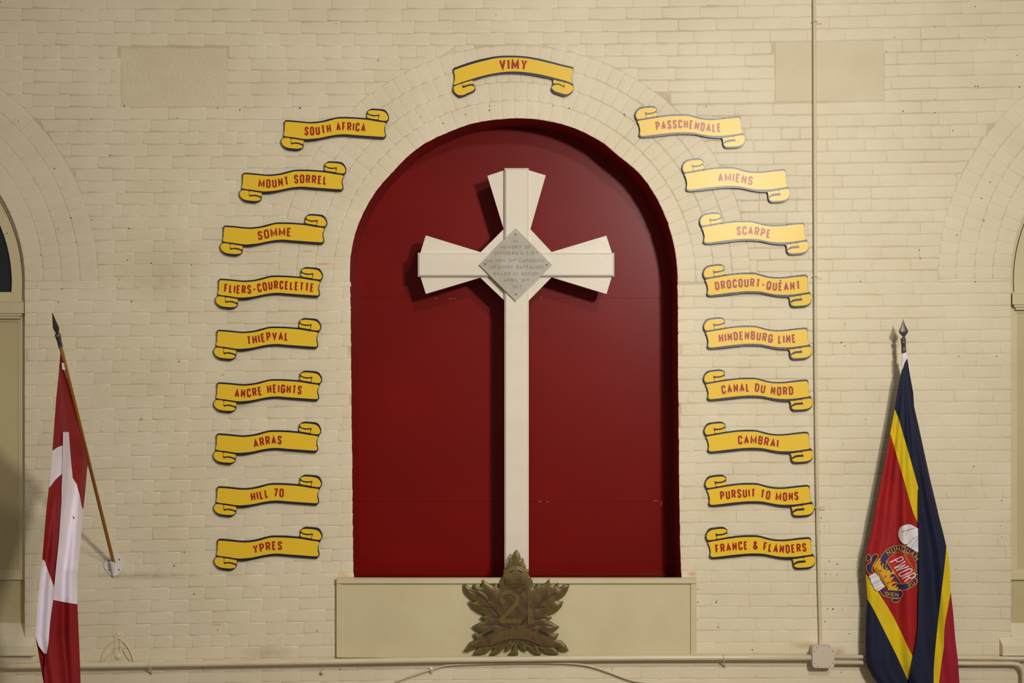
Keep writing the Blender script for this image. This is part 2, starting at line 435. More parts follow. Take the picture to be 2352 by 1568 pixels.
# arch rings of rowlock headers
for cx, cy, kk in ARCH:
    for r in range(4):
        r0 = 375+42*r; r1 = r0+42; n = int(round(math.pi*(r0+r1)/2/28.5)); ph = rb.uniform(0, .5)
        for j in range(n):
            t0 = math.pi*(j/n); t1 = math.pi*((j+1)/n)
            def P(t, rr):
                if r == 0 and rr == r0 and kk == 'n': rr = interp(radtab, t)
                return [cx+rr*math.cos(t), cy-rr*math.sin(t)]
            bricks.append(([P(t1, r1), P(t0, r1), P(t0, r0), P(t1, r0)], 'ring'))
def brick_mesh(q, h, gap, mp):
    """painted brick with rounded arrises; q = tl,tr,br,bl"""
    cx = sum(p[0] for p in q)/4; cy = sum(p[1] for p in q)/4
    def inset(dh, dv):
        out = []
        for i in range(4):
            p, a, b = q[i], q[i-1], q[(i+1) % 4]
            ua = Vector((a[0]-p[0], a[1]-p[1])); ub = Vector((b[0]-p[0], b[1]-p[1]))
            la = max(ua.length, .01); lb = max(ub.length, .01)
            s = max(.45, abs(ua.x*ub.y-ua.y*ub.x)/(la*lb))
            da, db = (dh, dv) if i % 2 == 0 else (dv, dh)
            da = min(da/s, la*.45); db = min(db/s, lb*.45)
            out.append((p[0]+ua.x/la*da+ub.x/lb*db, p[1]+ua.y/la*da+ub.y/lb*db))
        return out
    gv = gap*rb.choice((0, 0, .2, .7))
    tl = [rb.uniform(-.0003, .0003) for _ in range(4)]
    vs = []
    for d, hh, tk in ((0, -.0008, 0), (.7, h*.5, .3), (1.9, h*.9, .8), (4.2, h, 1)):
        vs += [mp(x, y, hh+tl[i]*tk) for i, (x, y) in enumerate(inset(gap+d*.9, gv+d*.4))]
    fs = [(12, 13, 14, 15)]
    for l in range(3):
        fs += [(l*4+i, l*4+(i+1) % 4, l*4+4+(i+1) % 4, l*4+4+i) for i in range(4)]
    return vs, fs
# stretchers that become parts: the ones nearest the middle of the picture, not behind a sign
SIGNS_L = [('SOUTH AFRICA', 646, 893, 249, 346, 699.5, 840), ('MOUNT SORREL', 550, 795, 370, 466, 594, 751), ('SOMME', 506, 751, 491, 588, 592, 669),
           ('FLIERS-COURCELETTE', 495, 741, 613, 710, 515, 721), ('THIEPVAL', 491, 737, 730, 828, 567, 662), ('ANCRE HEIGHTS', 491, 739, 851, 948, 539, 693),
           ('ARRAS', 490, 737, 968, 1067, 582, 647), ('HILL 70', 491, 739, 1090, 1187, 576, 652), ('YPRES', 492, 740, 1210, 1310, 581, 648)]
SIGNS_R = [('PASSCHENDALE', 1459, 1711, 243, 340, 1506, 1656), ('AMIENS', 1567, 1814, 363, 465, 1649, 1729), ('SCARPE', 1607, 1857, 487, 585, 1692, 1770),
           ('DROCOURT-QUÉANT', 1615, 1864, 606, 706, 1642, 1838), ('HINDENBURG LINE', 1616, 1864, 728, 826, 1651, 1828), ('CANAL DU NORD', 1616, 1866, 848, 944, 1657, 1822),
           ('CAMBRAI', 1617, 1867, 968, 1064, 1695, 1788), ('PURSUIT TO MONS', 1619, 1869, 1090, 1187, 1654, 1834), ('FRANCE & FLANDERS', 1621, 1872, 1210, 1307, 1643, 1852)]
OCC = [(s[1], s[2], s[3], s[4]) for s in SIGNS_L+SIGNS_R]+[(1038, 1318, 128, 224), (762, 1602, 1326, 1512), (1860, 1922, 0, 1540), (80, 290, 710, 1568), (1985, 2205, 730, 1568)]
cand = []
for i, (q, kd) in enumerate(bricks):
    if kd != 'stretcher': continue
    x0, x1, y0, y1 = q[0][0], q[1][0], q[0][1], q[2][1]
    if x0 < 0 or x1 > 2352 or y0 < 0 or y1 > 1500: continue
    if any(x0 < b and x1 > a and y0 < d and y1 > c for a, b, c, d in OCC): continue
    cand.append(((x0+x1)/2-1176, i, (y0+y1)/2-784))
cand.sort(key=lambda t: math.hypot(t[0], t[2]))
part_ids = {c[1] for c in cand[:300]}
variants = []
for v in range(12):
    q = [(sx*43.2+rb.uniform(-.9, .9), sy*13.8+rb.uniform(-.7, .7)) for sx, sy in ((-1, -1), (1, -1), (1, 1), (-1, 1))]
    vs, fs = brick_mesh([list(p) for p in q], rb.uniform(.0010, .0021), rb.uniform(.0, .8), lambda x, y, o: Vector((x/S, -o, -y/S)))
    me = bpy.data.meshes.new('brick'); me.from_pydata([tuple(p) for p in vs], [], fs); me.materials.append(M_wall)
    me.polygons.foreach_set('use_smooth', [True]*len(me.polygons)); me.update(); variants.append(me)
g = G()
for i, (q, kd) in enumerate(bricks):
    if i in part_ids:
        cx = sum(p[0] for p in q)/4; cy = sum(p[1] for p in q)/4
        o = bpy.data.objects.new('brick', variants[i % 12]); C.objects.link(o); o.parent = wall
        o.location = W(cx, cy, 0)+Vector((0, rb.uniform(-.0008, 0), 0))
        o.rotation_euler = (0, math.atan2(q[1][1]-q[0][1], q[1][0]-q[0][0]), 0)
        o.scale = ((q[1][0]-q[0][0])/86.5, 1, 1)
    else:
        q2 = [[p[0]+rb.uniform(-.8, .8), p[1]+rb.uniform(-.8, .8)] for p in q] if kd != 'ring' else q
        vs, fs = brick_mesh(q2, rb.uniform(.0009, .0022) if kd != 'ring' else rb.uniform(.0009, .0017), rb.uniform(.0, .8), W)
        g.add(vs, fs)
tag(g.build('brickwork', M_wall, wall, smooth=True), kind='stuff')
# plain stone blocks let into the brickwork
for q in ([(278, 111), (521, 111), (523, 244), (280, 246)], [(1781, 97), (2029, 95), (2030, 230), (1782, 233)]):
    g = G(); prism(g, q, .0015, -.002)
    tag(g.build('stone_block', M_stone, wall), 'rough cream stone block set flush in the bricks')
# nail holes and chipped spots
g = G()
HOLES = [(188, 24), (500, 248), (407, 271), (551, 252), (42, 277), (125, 387), (286, 243), (209, 273), (252, 357), (1, 4), (17, 486), (16, 536), (53, 596), (163, 500), (133, 526), (175, 556), (94, 585), (211, 504),
         (296, 524), (293, 597), (348, 604), (274, 642), (302, 692), (84, 656), (134, 694), (143, 663), (400, 556), (440, 608), (324, 962), (411, 830), (432, 1022), (514, 860), (510, 861), (423, 1268), (400, 1299), (445, 1364), (500, 1446),
         (1265, 246), (1270, 243), (1308, 248), (1436, 267), (1434, 263), (1622, 245), (1124, 253), (1125, 243), (1069, 262), (1018, 283), (966, 268), (689, 248), (1139, 34), (943, 50), (772, 54), (869, 138),
         (2240, 15), (2262, 91), (2189, 300), (2074, 255), (2336, 127), (2147, 62), (2148, 228), (2054, 86), (2148, 258), (2246, 198), (2239, 198), (2342, 200), (2036, 118), (2111, 574), (2114, 594), (2255, 455), (2275, 418), (2260, 506), (2198, 540), (2240, 647),
         (2283, 593), (1976, 646), (1941, 794), (1942, 744), (1933, 786), (1940, 820), (2202, 818), (2289, 818), (1989, 963), (1937, 1020), (2237, 1071), (2301, 1149), (1886, 1189), (1894, 1208), (1884, 1220), (1908, 1319), (1923, 1320), (1923, 1295), (1905, 1289), (1896, 1317),
         (1901, 1398), (1913, 1398), (1935, 1400), (1884, 1425), (1895, 1427), (1933, 1543), (1603, 1352), (1603, 1383), (1645, 1383), (1649, 1432), (1649, 1440), (1603, 1423), (1728, 1492), (1647, 1378), (2298, 1207), (2301, 1233), (728, 1448), (1950, 1455), (1406, 1536), (781, 1536)]
rh = random.Random(3)
for x, y in HOLES:
    r = rh.uniform(.9, 2.0); n = 7; a0 = rh.uniform(0, 6)
    ring = [(x+r*rh.uniform(.6, 1.2)*math.cos(a0+k*.9), y+r*rh.uniform(.6, 1.2)*math.sin(a0+k*.9)) for k in range(n)]
    vs = [W(px, py, .0041) for px, py in ring]+[W(x, y, .0046)]
    g.add(vs, [(k, (k+1) % n, n) for k in range(n)])
tag(g.build('nail_hole', material('old_nail_hole', srgb(96, 78, 52), .9), wall), kind='stuff')
# floor of the hall
g = G(); g.add([(-9, .4, 0), (9, .4, 0), (9, -12, 0), (-9, -12, 0), (-9, .4, -.1), (9, .4, -.1), (9, -12, -.1), (-9, -12, -.1)], [(0, 1, 2, 3), (4, 5, 6, 7), (0, 1, 5, 4), (1, 2, 6, 5), (2, 3, 7, 6), (3, 0, 4, 7)])
tag(g.build('floor', material('hall_floor', srgb(120, 104, 82), .5, col2=srgb(104, 88, 68), nscale=4)), kind='structure')

# ---------------------------------------------------------------- side windows
def half(c, r, cy, n=48): return [(c+r*math.cos(math.pi*(1-k/n)), cy-r*math.sin(math.pi*(1-k/n))) for k in range(n+1)]
def raw(x, y, out): return Vector(((x-1176)/S, -out, ZC+(784-y)/S))     # wall-plane pixel scale at any depth
def rprism(g, poly, of, ob, holes=()): prism(g, poly, of, ob, mp=raw, holes=holes)
def build_window(n, c):
    cx = c[0]; dy = c[1]-645; cy = 649+dy
    root = thing('window_%d' % n, None, None, tuple(raw(cx, 1478, -0.032)), kind='structure')
    tr = 694+dy*4
    g = G(); outer = half(cx, 410, cy)+[(cx+402, tr), (cx-402, tr)]; inner = half(cx, 365, cy)+[(cx+364, tr-2), (cx-364, tr-2)]
    rprism(g, outer, -0.037, -0.112, [inner]); g.build('casing', M_plaster, root)
    g = G(); rprism(g, half(cx, 374, cy)+[(cx+373, tr-1), (cx-373, tr-1)], -0.030, -0.052, [half(cx, 367, cy)+[(cx+366, tr-3), (cx-366, tr-3)]]); g.build('bead', M_plaster, root)
    g = G(); rprism(g, [(cx-400, c[1]-390), (cx+400, c[1]-390), (cx+400, tr), (cx-400, tr)], -0.122, -0.132); g.build('dark_gap', M_dark, root)
    if n == 1:
        g = G(); so = half(cx, 363, cy)+[(cx+362, tr-1), (cx-362, tr-1)]; si = half(cx, 339, cy)+[(cx+338, tr-24), (cx-338, tr-24)]
        rprism(g, so, -0.042, -0.102, [si]); sash = g.build('sash', M_plaster, root)
        g = G(); rprism(g, half(cx, 341, cy)+[(cx+340, tr-22), (cx-340, tr-22)], -0.072, -0.077); g.build('pane', M_glass, sash)
    else:
        g = G(); so = half(cx, 362, cy)+[(cx+361, tr-1), (cx-361, tr-1)]; si = half(cx, 326, cy)+[(cx+325, tr-24), (cx-325, tr-24)]
        rprism(g, so, -0.042, -0.102, [si]); sash = g.build('sash', M_plaster, root)
        g = G(); rprism(g, half(cx, 328, cy)+[(cx+327, tr-22), (cx-327, tr-22)], -0.072, -0.077); g.build('pane', M_glass, sash)
    for a in (45, 90, 135):
        p = [(cx, tr-12), (cx+340*math.cos(math.radians(a)), cy-333*math.sin(math.radians(a)))]
        g = G(); ribbon(g, p, 10, -0.052, -0.072, raw); g.build('glazing_bar', M_plaster, sash)
    g = G(); rprism(g, [(cx-372, tr), (cx+372, tr), (cx+372, tr+25), (cx-372, tr+25)], 0.003, -0.072)
    rprism(g, [(cx-366, tr+25), (cx+366, tr+25), (cx+366, tr+31), (cx-366, tr+31)], -0.007, -0.072)
    rprism(g, [(cx-361, tr+31), (cx+361, tr+31), (cx+361, tr+37), (cx-361, tr+37)], -0.018, -0.072); g.build('transom', M_plaster, root)
    g = G(); rprism(g, [(cx-395, tr+30), (cx+395, tr+30), (cx+395, 1334), (cx-395, 1334)], -0.042, -0.102, [[(cx-359, tr+38), (cx+359, tr+38), (cx+359, 1318), (cx-359, 1318)]]); g.build('panel_frame', M_plaster, root)
    g = G(); rprism(g, [(cx-360, tr+37), (cx+360, tr+37), (cx+360, 1319), (cx-360, 1319)], -0.050, -0.102, [[(cx-353, tr+44), (cx+353, tr+44), (cx+353, 1312), (cx-353, 1312)]]); g.build('moulding', M_plaster, root)
    g = G()
    for k in range(4):
        a = cx-356+k*178
        rprism(g, [(a, tr+36), (a+177.4, tr+36), (a+177.4, 1320), (a, 1320)], -0.058, -0.092)
    g.build('lower_panel', M_shutter, root)
    g = G(); rprism(g, [(cx-395, 1330), (cx+395, 1330), (cx+395, 1500), (cx-395, 1500)], -0.067, -0.102); g.build('apron', M_shutter, root)
    # sloping sill
    g = G(); a, b = cx-402, cx+402; ai, bi = cx-374, cx+374
    top = [raw(ai, 1436, -.067), raw(bi, 1436, -.067), raw(bi, 1462, .002), raw(ai, 1462, .002)]
    nose = [raw(a, 1464, .002), raw(b, 1464, .002), raw(b, 1478, .055), raw(a, 1478, .055), raw(b, 1500, .055), raw(a, 1500, .055), raw(b, 1503, -.002), raw(a, 1503, -.002)]
    g.add(top, [(0, 1, 2, 3)]); g.add([raw(ai, 1462, .002), raw(bi, 1462, .002), raw(b, 1465, .004), raw(a, 1465, .004)], [(0, 1, 2, 3)])
    g.add(nose, [(0, 1, 2, 3), (3, 2, 4, 5), (5, 4, 6, 7), (0, 3, 5, 7), (1, 2, 4, 6), (0, 1, 6, 7)])
    g.build('window_sill', M_wall, root)
build_window(1, WC[0]); build_window(2, WC[1])

# ---------------------------------------------------------------- niche backing boards
root = thing('backing_panel', 'dark red arched panel of three boards behind the white cross', 'panel', tuple(W(1183, 1345, -ND)))
def niche_x(y, out):
    """x extent (pixels at depth) of the opening at wall height y, a little oversize"""
    return
for (ya, yb) in ((200, 683.7), (684.1, 1151.1), (1151.5, 1352)):
    pts = []
    for x, y in loopN:
        p = raw(x, y, -ND); pts.append((x, y))
    # board outline in wall-scale pixels, heights converted from the apparent seam heights
    k = (D+ND)/D; A = 784+(ya-784)*k; B = 784+(yb-784)*k
    big = [((x-1181)*1.012+1181, (y-800)*1.012+800) for x, y in loopN[::2]]
    poly = [p for p in big if A < p[1] < B]
    if ya > 300:
        xs0 = min(p[0] for p in poly); xs1 = max(p[0] for p in poly)
        poly = [(xs0, A), (xs1, A), (xs1, B), (xs0, B)]
    else:
        poly = [(min(p[0] for p in poly), B)]+poly+[(max(p[0] for p in poly), B)]
    g = G(); rprism(g, poly, -ND, -ND-.018)
    g.build('board', M_red, root)
g = G(); rprism(g, [(800, 280), (1570, 280), (1570, 1352), (800, 1352)], -ND-.02, -ND-.03); g.build('backing', M_red, root)
g = G()
for x, y, l in ((1000, 685, 6), (1030, 686, 9), (1042, 684.6, 5), (1236, 1151.5, 8), (1255, 1152, 5), (1500, 1150, 12), (1518, 1151, 4), (1240, 683, 5)):
    ribbon(g, [(x, y), (x+l, y-.2)], .8, -ND+.0006)
ribbon(g, [(1518.5, 1152), (1519, 1162)], 1.2, -ND+.0006)
tag(g.build('paint_chip', M_chip, root), kind='stuff')
g = G(); box(g, 822, 1319, 1548, 1321.5, -.29, -.31); g.build('bottom_bead', M_red, root)

# ---------------------------------------------------------------- framed board under the niche
root = thing('framed_board', 'plain cream framed board below the arched niche', 'board', tuple(W(1186, 1510, .03)))
g = G(); box(g, 776, 1330, 1597, 1510, .022, .0045); g.build('board_panel', M_plaster, root)
g = G(); box(g, 773, 1328, 1600, 1339.5, .042, .0045); g.build('top_rail', M_plaster, root)
for a, b in ((773, 784.5), (1587, 1600)):
    g = G(); box(g, a, 1339.7, b, 1509, .032, .0045); g.build('side_rail', M_plaster, root)

# ---------------------------------------------------------------- lettering
def ro(): return [(1, .7), (1, .86), (.8, 1), (.2, 1), (0, .86), (0, .14), (.2, 0), (.8, 0), (1, .14), (1, .3)]
GL = {
 'A': (.56, [[(0, 0), (.5, 1), (1, 0)], [(.2, .3), (.8, .3)]]),
 'B': (.5, [[(0, 0), (0, 1), (.7, 1), (.95, .88), (.95, .65), (.7, .53), (0, .53)], [(.7, .53), (1, .4), (1, .13), (.75, 0), (0, 0)]]),
 'C': (.5, [ro()]),
 'D': (.52, [[(0, 0), (0, 1), (.65, 1), (1, .82), (1, .18), (.65, 0), (0, 0)]]),
 'E': (.45, [[(1, 1), (0, 1), (0, 0), (1, 0)], [(0, .52), (.8, .52)]]),
 'F': (.44, [[(1, 1), (0, 1), (0, 0)], [(0, .52), (.8, .52)]]),
 'G': (.52, [ro()[:-1]+[(1, .14), (1, .46), (.5, .46)]]),
 'H': (.52, [[(0, 0), (0, 1)], [(1, 0), (1, 1)], [(0, .5), (1, .5)]]),
 'I': (.165, [[(.5, 0), (.5, 1)]]),
 'K': (.5, [[(0, 0), (0, 1)], [(1, 1), (0, .4)], [(.3, .58), (1, 0)]]),
 'L': (.42, [[(0, 1), (0, 0), (1, 0)]]),
 'M': (.68, [[(0, 0), (0, 1), (.5, .2), (1, 1), (1, 0)]]),
 'N': (.54, [[(0, 0), (0, 1), (1, 0), (1, 1)]]),
 'O': (.52, [[(.5, 1), (.2, 1), (0, .86), (0, .14), (.2, 0), (.8, 0), (1, .14), (1, .86), (.8, 1), (.5, 1)]]),
 'P': (.5, [[(0, 0), (0, 1), (.72, 1), (1, .88), (1, .58), (.72, .46), (0, .46)]]),
 'Q': (.54, [[(.5, 1), (.2, 1), (0, .86), (0, .14), (.2, 0), (.8, 0), (1, .14), (1, .86), (.8, 1), (.5, 1)], [(.5, .32), (1.08, -.08)]]),
 'R': (.52, [[(0, 0), (0, 1), (.72, 1), (1, .88), (1, .62), (.72, .5), (0, .5)], [(.6, .5), (1, 0)]]),
 'S': (.48, [[(1, .74), (1, .86), (.78, 1), (.22, 1), (0, .86), (0, .68), (.2, .56), (.8, .43), (1, .3), (1, .14), (.78, 0), (.22, 0), (0, .14), (0, .26)]]),
 'T': (.48, [[(0, 1), (1, 1)], [(.5, 1), (.5, 0)]]),
 'U': (.52, [[(0, 1), (0, .14), (.2, 0), (.8, 0), (1, .14), (1, 1)]]),
 'V': (.56, [[(0, 1), (.5, 0), (1, 1)]]),
 'W': (.78, [[(0, 1), (.25, 0), (.5, .85), (.75, 0), (1, 1)]]),
 'Y': (.54, [[(0, 1), (.5, .45), (1, 1)], [(.5, .5), (.5, 0)]]),
 'É': (.45, [[(1, 1), (0, 1), (0, 0), (1, 0)], [(0, .52), (.8, .52)], [(.35, 1.22), (.75, 1.42)]]),
 '&': (.62, [[(1, 0), (.18, .7), (.18, .9), (.36, 1), (.6, .9), (.6, .74), (.08, .36), (0, .18), (.2, 0), (.55, 0), (.98, .42)]]),
 '-': (.42, [[(0, .42), (1, .42)]]), ' ': (.30, []),
 '0': (.52, [[(.5, 1), (.2, 1), (0, .86), (0, .14), (.2, 0), (.8, 0), (1, .14), (1, .86), (.8, 1), (.5, 1)]]),
 '7': (.48, [[(0, 1), (1, 1), (.3, 0)]]), '1': (.165, [[(.5, 0), (.5, 1)]]),
 '2': (.5, [[(0, .72), (0, .86), (.2, 1), (.8, 1), (1, .86), (1, .62), (0, 0), (1, 0)]]),
 '9': (.5, [[(0, .12), (.2, 0), (.8, 0), (1, .15), (1, .86), (.8, 1), (.2, 1), (0, .86), (0, .58), (.2, .46), (1, .46)]]),
 '.': (.14, [[(.5, 0), (.5, .05)]]), "'": (.14, [[(.5, .8), (.5, 1)]])}
def layout(text, gap=.14, small={}):
    x = 0; out = []
    for i, ch in enumerate(text):
        s = small.get(i, (1, 0)); wd = GL[ch][0]*s[0]; out.append((ch, x, wd, s)); x += wd+gap*s[0]
    return out, x-gap
def write(g, text, x0, x1, H, t, frame, of, ob=None, mp=W, small={}, gap=.14, each=None):
    """frame(u, v) -> pixel; u along the line in px, v above the baseline in px"""
    lay, tot = layout(text, gap, small); k = (x1-x0)/(tot*H)
    for ch, x, wd, s in lay:
        if each: g = G()
        for si, pl in enumerate(GL[ch][1]):
            pts = []
            for gx, gy in pl:
                w_ = wd*H*k; u = x0+x*H*k+(t/2+gx*(w_-t) if w_ > t*1.3 else gx*w_); v = s[1]*H+t/2+gy*(H*s[0]-t)
                pts.append((u, v))
            # subdivide long straight strokes so they follow the curve
            fine = [pts[0]]
            for a, b in zip(pts, pts[1:]):
                m = max(1, int(math.hypot(a[0]-b[0], a[1]-b[1])/8))
                fine += [(a[0]+(b[0]-a[0])*j/m, a[1]+(b[1]-a[1])*j/m) for j in range(1, m+1)]
            ribbon(g, [frame(u, v) for u, v in fine], t*(.85 if s[0] < 1 else 1), of+si*.00025, ob, mp)
        if each and g.v: each(g)

# ---------------------------------------------------------------- scroll signs
def norm(pts, box_, s=1.0):
    x0, x1, y0, y1 = box_
    return [((x-x0)/(x1-x0), (y-y0)/(y1-y0)) for x, y in pts]
TL = dict(box=(105, 2183, 168, 1012),
 sil=[(165, 445), (175, 415), (215, 400), (400, 413), (620, 436), (760, 432), (900, 412), (1030, 377), (1180, 342), (1300, 336), (1500, 341), (1762, 358), (1768, 320), (1765, 240), (1790, 202), (1850, 170), (1950, 172), (2080, 185), (2130, 215), (2170, 280), (2183, 330), (2178, 390), (2145, 445),
      (2115, 520), (2105, 590), (2120, 660), (2125, 720), (2100, 762), (2050, 778), (1700, 752), (1500, 736), (1300, 722), (1100, 742), (900, 785), (760, 815), (650, 828), (545, 822), (528, 860), (530, 905), (520, 950), (480, 990), (420, 1012), (330, 1005), (220, 985), (150, 930), (108, 860), (108, 790), (150, 735), (165, 690), (168, 600), (170, 520)],
 band=[(185, 442), (215, 432), (400, 445), (600, 465), (720, 468), (850, 455), (980, 430), (1080, 400), (1180, 375), (1300, 370), (1500, 375), (1750, 395), (1950, 430), (2122, 460), (2100, 540), (2095, 620), (2112, 690), (2100, 722), (2065, 735), (1700, 710), (1500, 695), (1350, 682), (1200, 688), (1050, 712), (850, 755), (700, 772), (600, 778), (500, 770), (350, 745), (164, 715), (172, 620), (174, 520)],
 top=[(175, 432), (400, 445), (600, 465), (720, 468), (850, 455), (980, 430), (1080, 400), (1180, 375), (1300, 370), (1500, 375), (1750, 395), (1950, 430), (2120, 458)],
 bot=[(160, 715), (350, 745), (500, 770), (600, 778), (700, 772), (850, 755), (1050, 712), (1200, 688), (1350, 682), (1500, 695), (1700, 710), (2070, 735)],
 curls=[[(1778, 240), (1802, 212), (1870, 203), (1950, 207), (2060, 222), (2120, 255), (2158, 310), (2170, 360), (2150, 405), (2110, 415), (2040, 406), (1990, 397), (1992, 345), (2005, 292), (1930, 300), (1880, 297), (1820, 285), (1788, 262)],
        [(1772, 288), (1820, 312), (1880, 325), (1930, 326), (1978, 318), (1976, 355), (1974, 388), (1880, 374), (1772, 352)],
        [(110, 830), (120, 790), (150, 757), (200, 756), (285, 770), (288, 820), (300, 885), (360, 872), (430, 880), (490, 900), (520, 925), (500, 955), (440, 970), (360, 968), (240, 955), (170, 925), (125, 880)],
        [(303, 775), (400, 787), (490, 802), (540, 818), (520, 880), (460, 856), (380, 844), (306, 850)]])
TR = dict(box=(172, 2208, 160, 945),
 sil=[(218, 437), (190, 400), (174, 340), (182, 290), (210, 230), (255, 190), (330, 175), (480, 160), (540, 180), (575, 215), (572, 250), (572, 290), (588, 345), (700, 335), (850, 320), (950, 315), (1130, 317), (1220, 335), (1330, 365), (1450, 390), (1600, 398), (1750, 388), (1900, 368), (2080, 352), (2120, 365), (2135, 395), (2132, 460), (2140, 560), (2160, 640), (2178, 672),
      (2200, 710), (2208, 770), (2205, 840), (2180, 890), (2110, 930), (2000, 942), (1880, 945), (1830, 922), (1805, 870), (1800, 820), (1785, 765), (1700, 762), (1550, 748), (1400, 718), (1300, 698), (1200, 690), (1100, 688), (950, 690), (800, 705), (600, 728), (400, 746), (320, 750), (270, 737), (247, 705), (262, 640), (262, 580), (240, 500)],
 band=[(225, 445), (400, 412), (600, 378), (800, 352), (950, 347), (1110, 347), (1200, 360), (1300, 390), (1420, 415), (1550, 425), (1700, 420), (1850, 402), (2070, 382), (2110, 392), (2126, 420), (2130, 500), (2140, 590), (2155, 662), (2000, 690), (1850, 710), (1700, 716), (1550, 710), (1400, 685), (1280, 660), (1150, 650), (1000, 650), (850, 660), (650, 680), (450, 705), (310, 718), (272, 705), (260, 680), (267, 620), (257, 560), (237, 490)],
 top=[(225, 445), (400, 412), (600, 378), (800, 352), (950, 347), (1110, 347), (1200, 360), (1300, 390), (1420, 415), (1550, 425), (1700, 420), (1850, 402), (2070, 382), (2128, 380)],
 bot=[(258, 725), (310, 718), (450, 705), (650, 680), (850, 660), (1000, 650), (1150, 650), (1280, 660), (1400, 685), (1550, 710), (1700, 716), (1850, 710), (2000, 690), (2155, 665)],
 curls=[[(187, 330), (202, 280), (250, 230), (330, 205), (480, 193), (540, 205), (566, 235), (540, 262), (500, 280), (440, 290), (385, 290), (348, 276), (362, 330), (372, 382), (300, 395), (240, 404), (210, 395), (192, 365)],
        [(382, 325), (450, 320), (520, 302), (563, 283), (568, 310), (580, 345), (480, 363), (390, 378)],
        [(2003, 730), (2100, 712), (2180, 706), (2202, 740), (2205, 790), (2188, 850), (2140, 888), (2050, 908), (1900, 915), (1850, 905), (1818, 880), (1850, 850), (1920, 827), (2034, 818), (2018, 775)],
        [(1792, 762), (1880, 750), (1988, 735), (2005, 780), (1940, 783), (1860, 800), (1815, 838), (1810, 800)]])
TV = dict(box=(155, 2188, 130, 852),
 sil=[(160, 365), (180, 337), (400, 255), (600, 195), (850, 145), (1000, 131), (1180, 130), (1350, 140), (1550, 170), (1800, 230), (2000, 285), (2150, 320), (2185, 350), (2168, 430), (2160, 520), (2178, 620), (2188, 700), (2160, 770), (2050, 835), (1950, 810), (1850, 770), (1810, 700), (1835, 640), (1838, 545), (1700, 510), (1500, 470), (1300, 445), (1100, 440), (900, 455), (700, 495), (540, 545), (490, 560), (492, 610), (530, 690), (510, 750), (430, 790), (290, 852), (220, 820), (160, 750), (155, 680), (175, 600), (182, 480)],
 band=[(170, 400), (200, 370), (400, 300), (600, 240), (850, 180), (1000, 165), (1180, 163), (1350, 172), (1550, 205), (1800, 265), (2000, 318), (2140, 350), (2175, 380), (2157, 470), (2158, 560), (2168, 608), (2050, 565), (1850, 510), (1650, 460), (1450, 425), (1250, 405), (1050, 408), (850, 435), (650, 480), (450, 540), (300, 590), (167, 635), (182, 560), (184, 470)],
 top=[(170, 380), (400, 300), (600, 240), (850, 180), (1000, 165), (1180, 163), (1350, 172), (1550, 205), (1800, 265), (2000, 318), (2175, 365)],
 bot=[(165, 635), (300, 590), (450, 540), (650, 480), (850, 435), (1050, 408), (1250, 405), (1450, 425), (1650, 460), (1850, 510), (2050, 565), (2170, 610)],
 curls=[[(162, 700), (178, 660), (300, 614), (308, 655), (318, 692), (400, 660), (450, 650), (500, 660), (520, 690), (490, 735), (400, 775), (320, 812), (240, 810), (180, 760)],
        [(315, 608), (400, 582), (480, 560), (486, 618), (430, 622), (330, 652)],
        [(2038, 596), (2100, 617), (2165, 650), (2182, 690), (2165, 740), (2100, 790), (2040, 795), (1930, 765), (1850, 730), (1818, 680), (1850, 645), (1900, 632), (1960, 645), (2028, 682), (2034, 640)],
        [(1847, 550), (1930, 572), (2022, 592), (2018, 655), (1960, 620), (1900, 608), (1850, 612)]])
def sign(text, T, x0, x1, y0, y1, tx0, tx1, H, label, tilt=0.0, dv=0.0):
    bx = T['box']
    def m(p): return (x0+(p[0]-bx[0])/(bx[1]-bx[0])*(x1-x0), y0+(p[1]-bx[2])/(bx[3]-bx[2])*(y1-y0))
    of = .026; cy = (y0+y1)/2
    root = thing('scroll_sign', label, 'sign', tuple(W((x0+x1)/2, y1, of)), 'yellow scroll signs around the arch')
    # board leans by 'tilt' radians about its lower edge
    zc = W(0, cy, of).z
    def mp(x, y, o):
        v = W(x, y, o); v.y += -(v.z-zc)*math.tan(tilt); return v
    g = G(); prism(g, smooth_poly([m(p) for p in T['sil']], 3), of, .004, mp); g.build('board', M_navy, root)
    g = G(); prism(g, smooth_poly([m(p) for p in T['band']], 3), of+.0006, of, mp); g.build('painted_band', M_yel, root)
    for c in T['curls']:
        g = G(); prism(g, smooth_poly([m(p) for p in c], 2), of+.0006, of, mp); g.build('painted_curl', M_yel, root)
    top = [m(p) for p in T['top']]; bot = [m(p) for p in T['bot']]
    def cl(x): return (interp(top, x)+interp(bot, x))/2
    def sl(x): return (cl(x+12)-cl(x-12))/24
    def fr(u, v): vv = v-H/2+dv; return (u+.75*sl(u)*vv, cl(u)-vv)
    write(None, text, tx0, tx1, H, 3.9 if H < 22 else 4.9, fr, of+.0010, None, mp, {}, .16, lambda gg: gg.build('letter', M_let, root))
    for fx in (.2, .8):
        g = G()
        sx = x0+(x1-x0)*fx; p = mp(sx, interp(top, sx)-1.8, of+.0008)
        lathe(g, p, (0, -1, 0), [(0, .003), (.0006, .0028), (.001, .001)], (1, 0, 0), 1, 8)
        g.build('screw', M_navy, root)
ordL = ['top sign left of the arch crown', 'left side, second sign down', 'left column, third sign down', 'left column beside the cross arm', 'left column, fifth sign down', 'left column, sixth sign down', 'left column, seventh sign down', 'left column, second from the bottom', 'bottom sign of the left column']
ordR = ['top sign right of the arch crown', 'right side, second sign down', 'right column, third sign down', 'right column beside the cross arm', 'right column, fifth sign down', 'right column, sixth sign down', 'right column, seventh sign down', 'right column, second from the bottom', 'bottom sign of the right column']
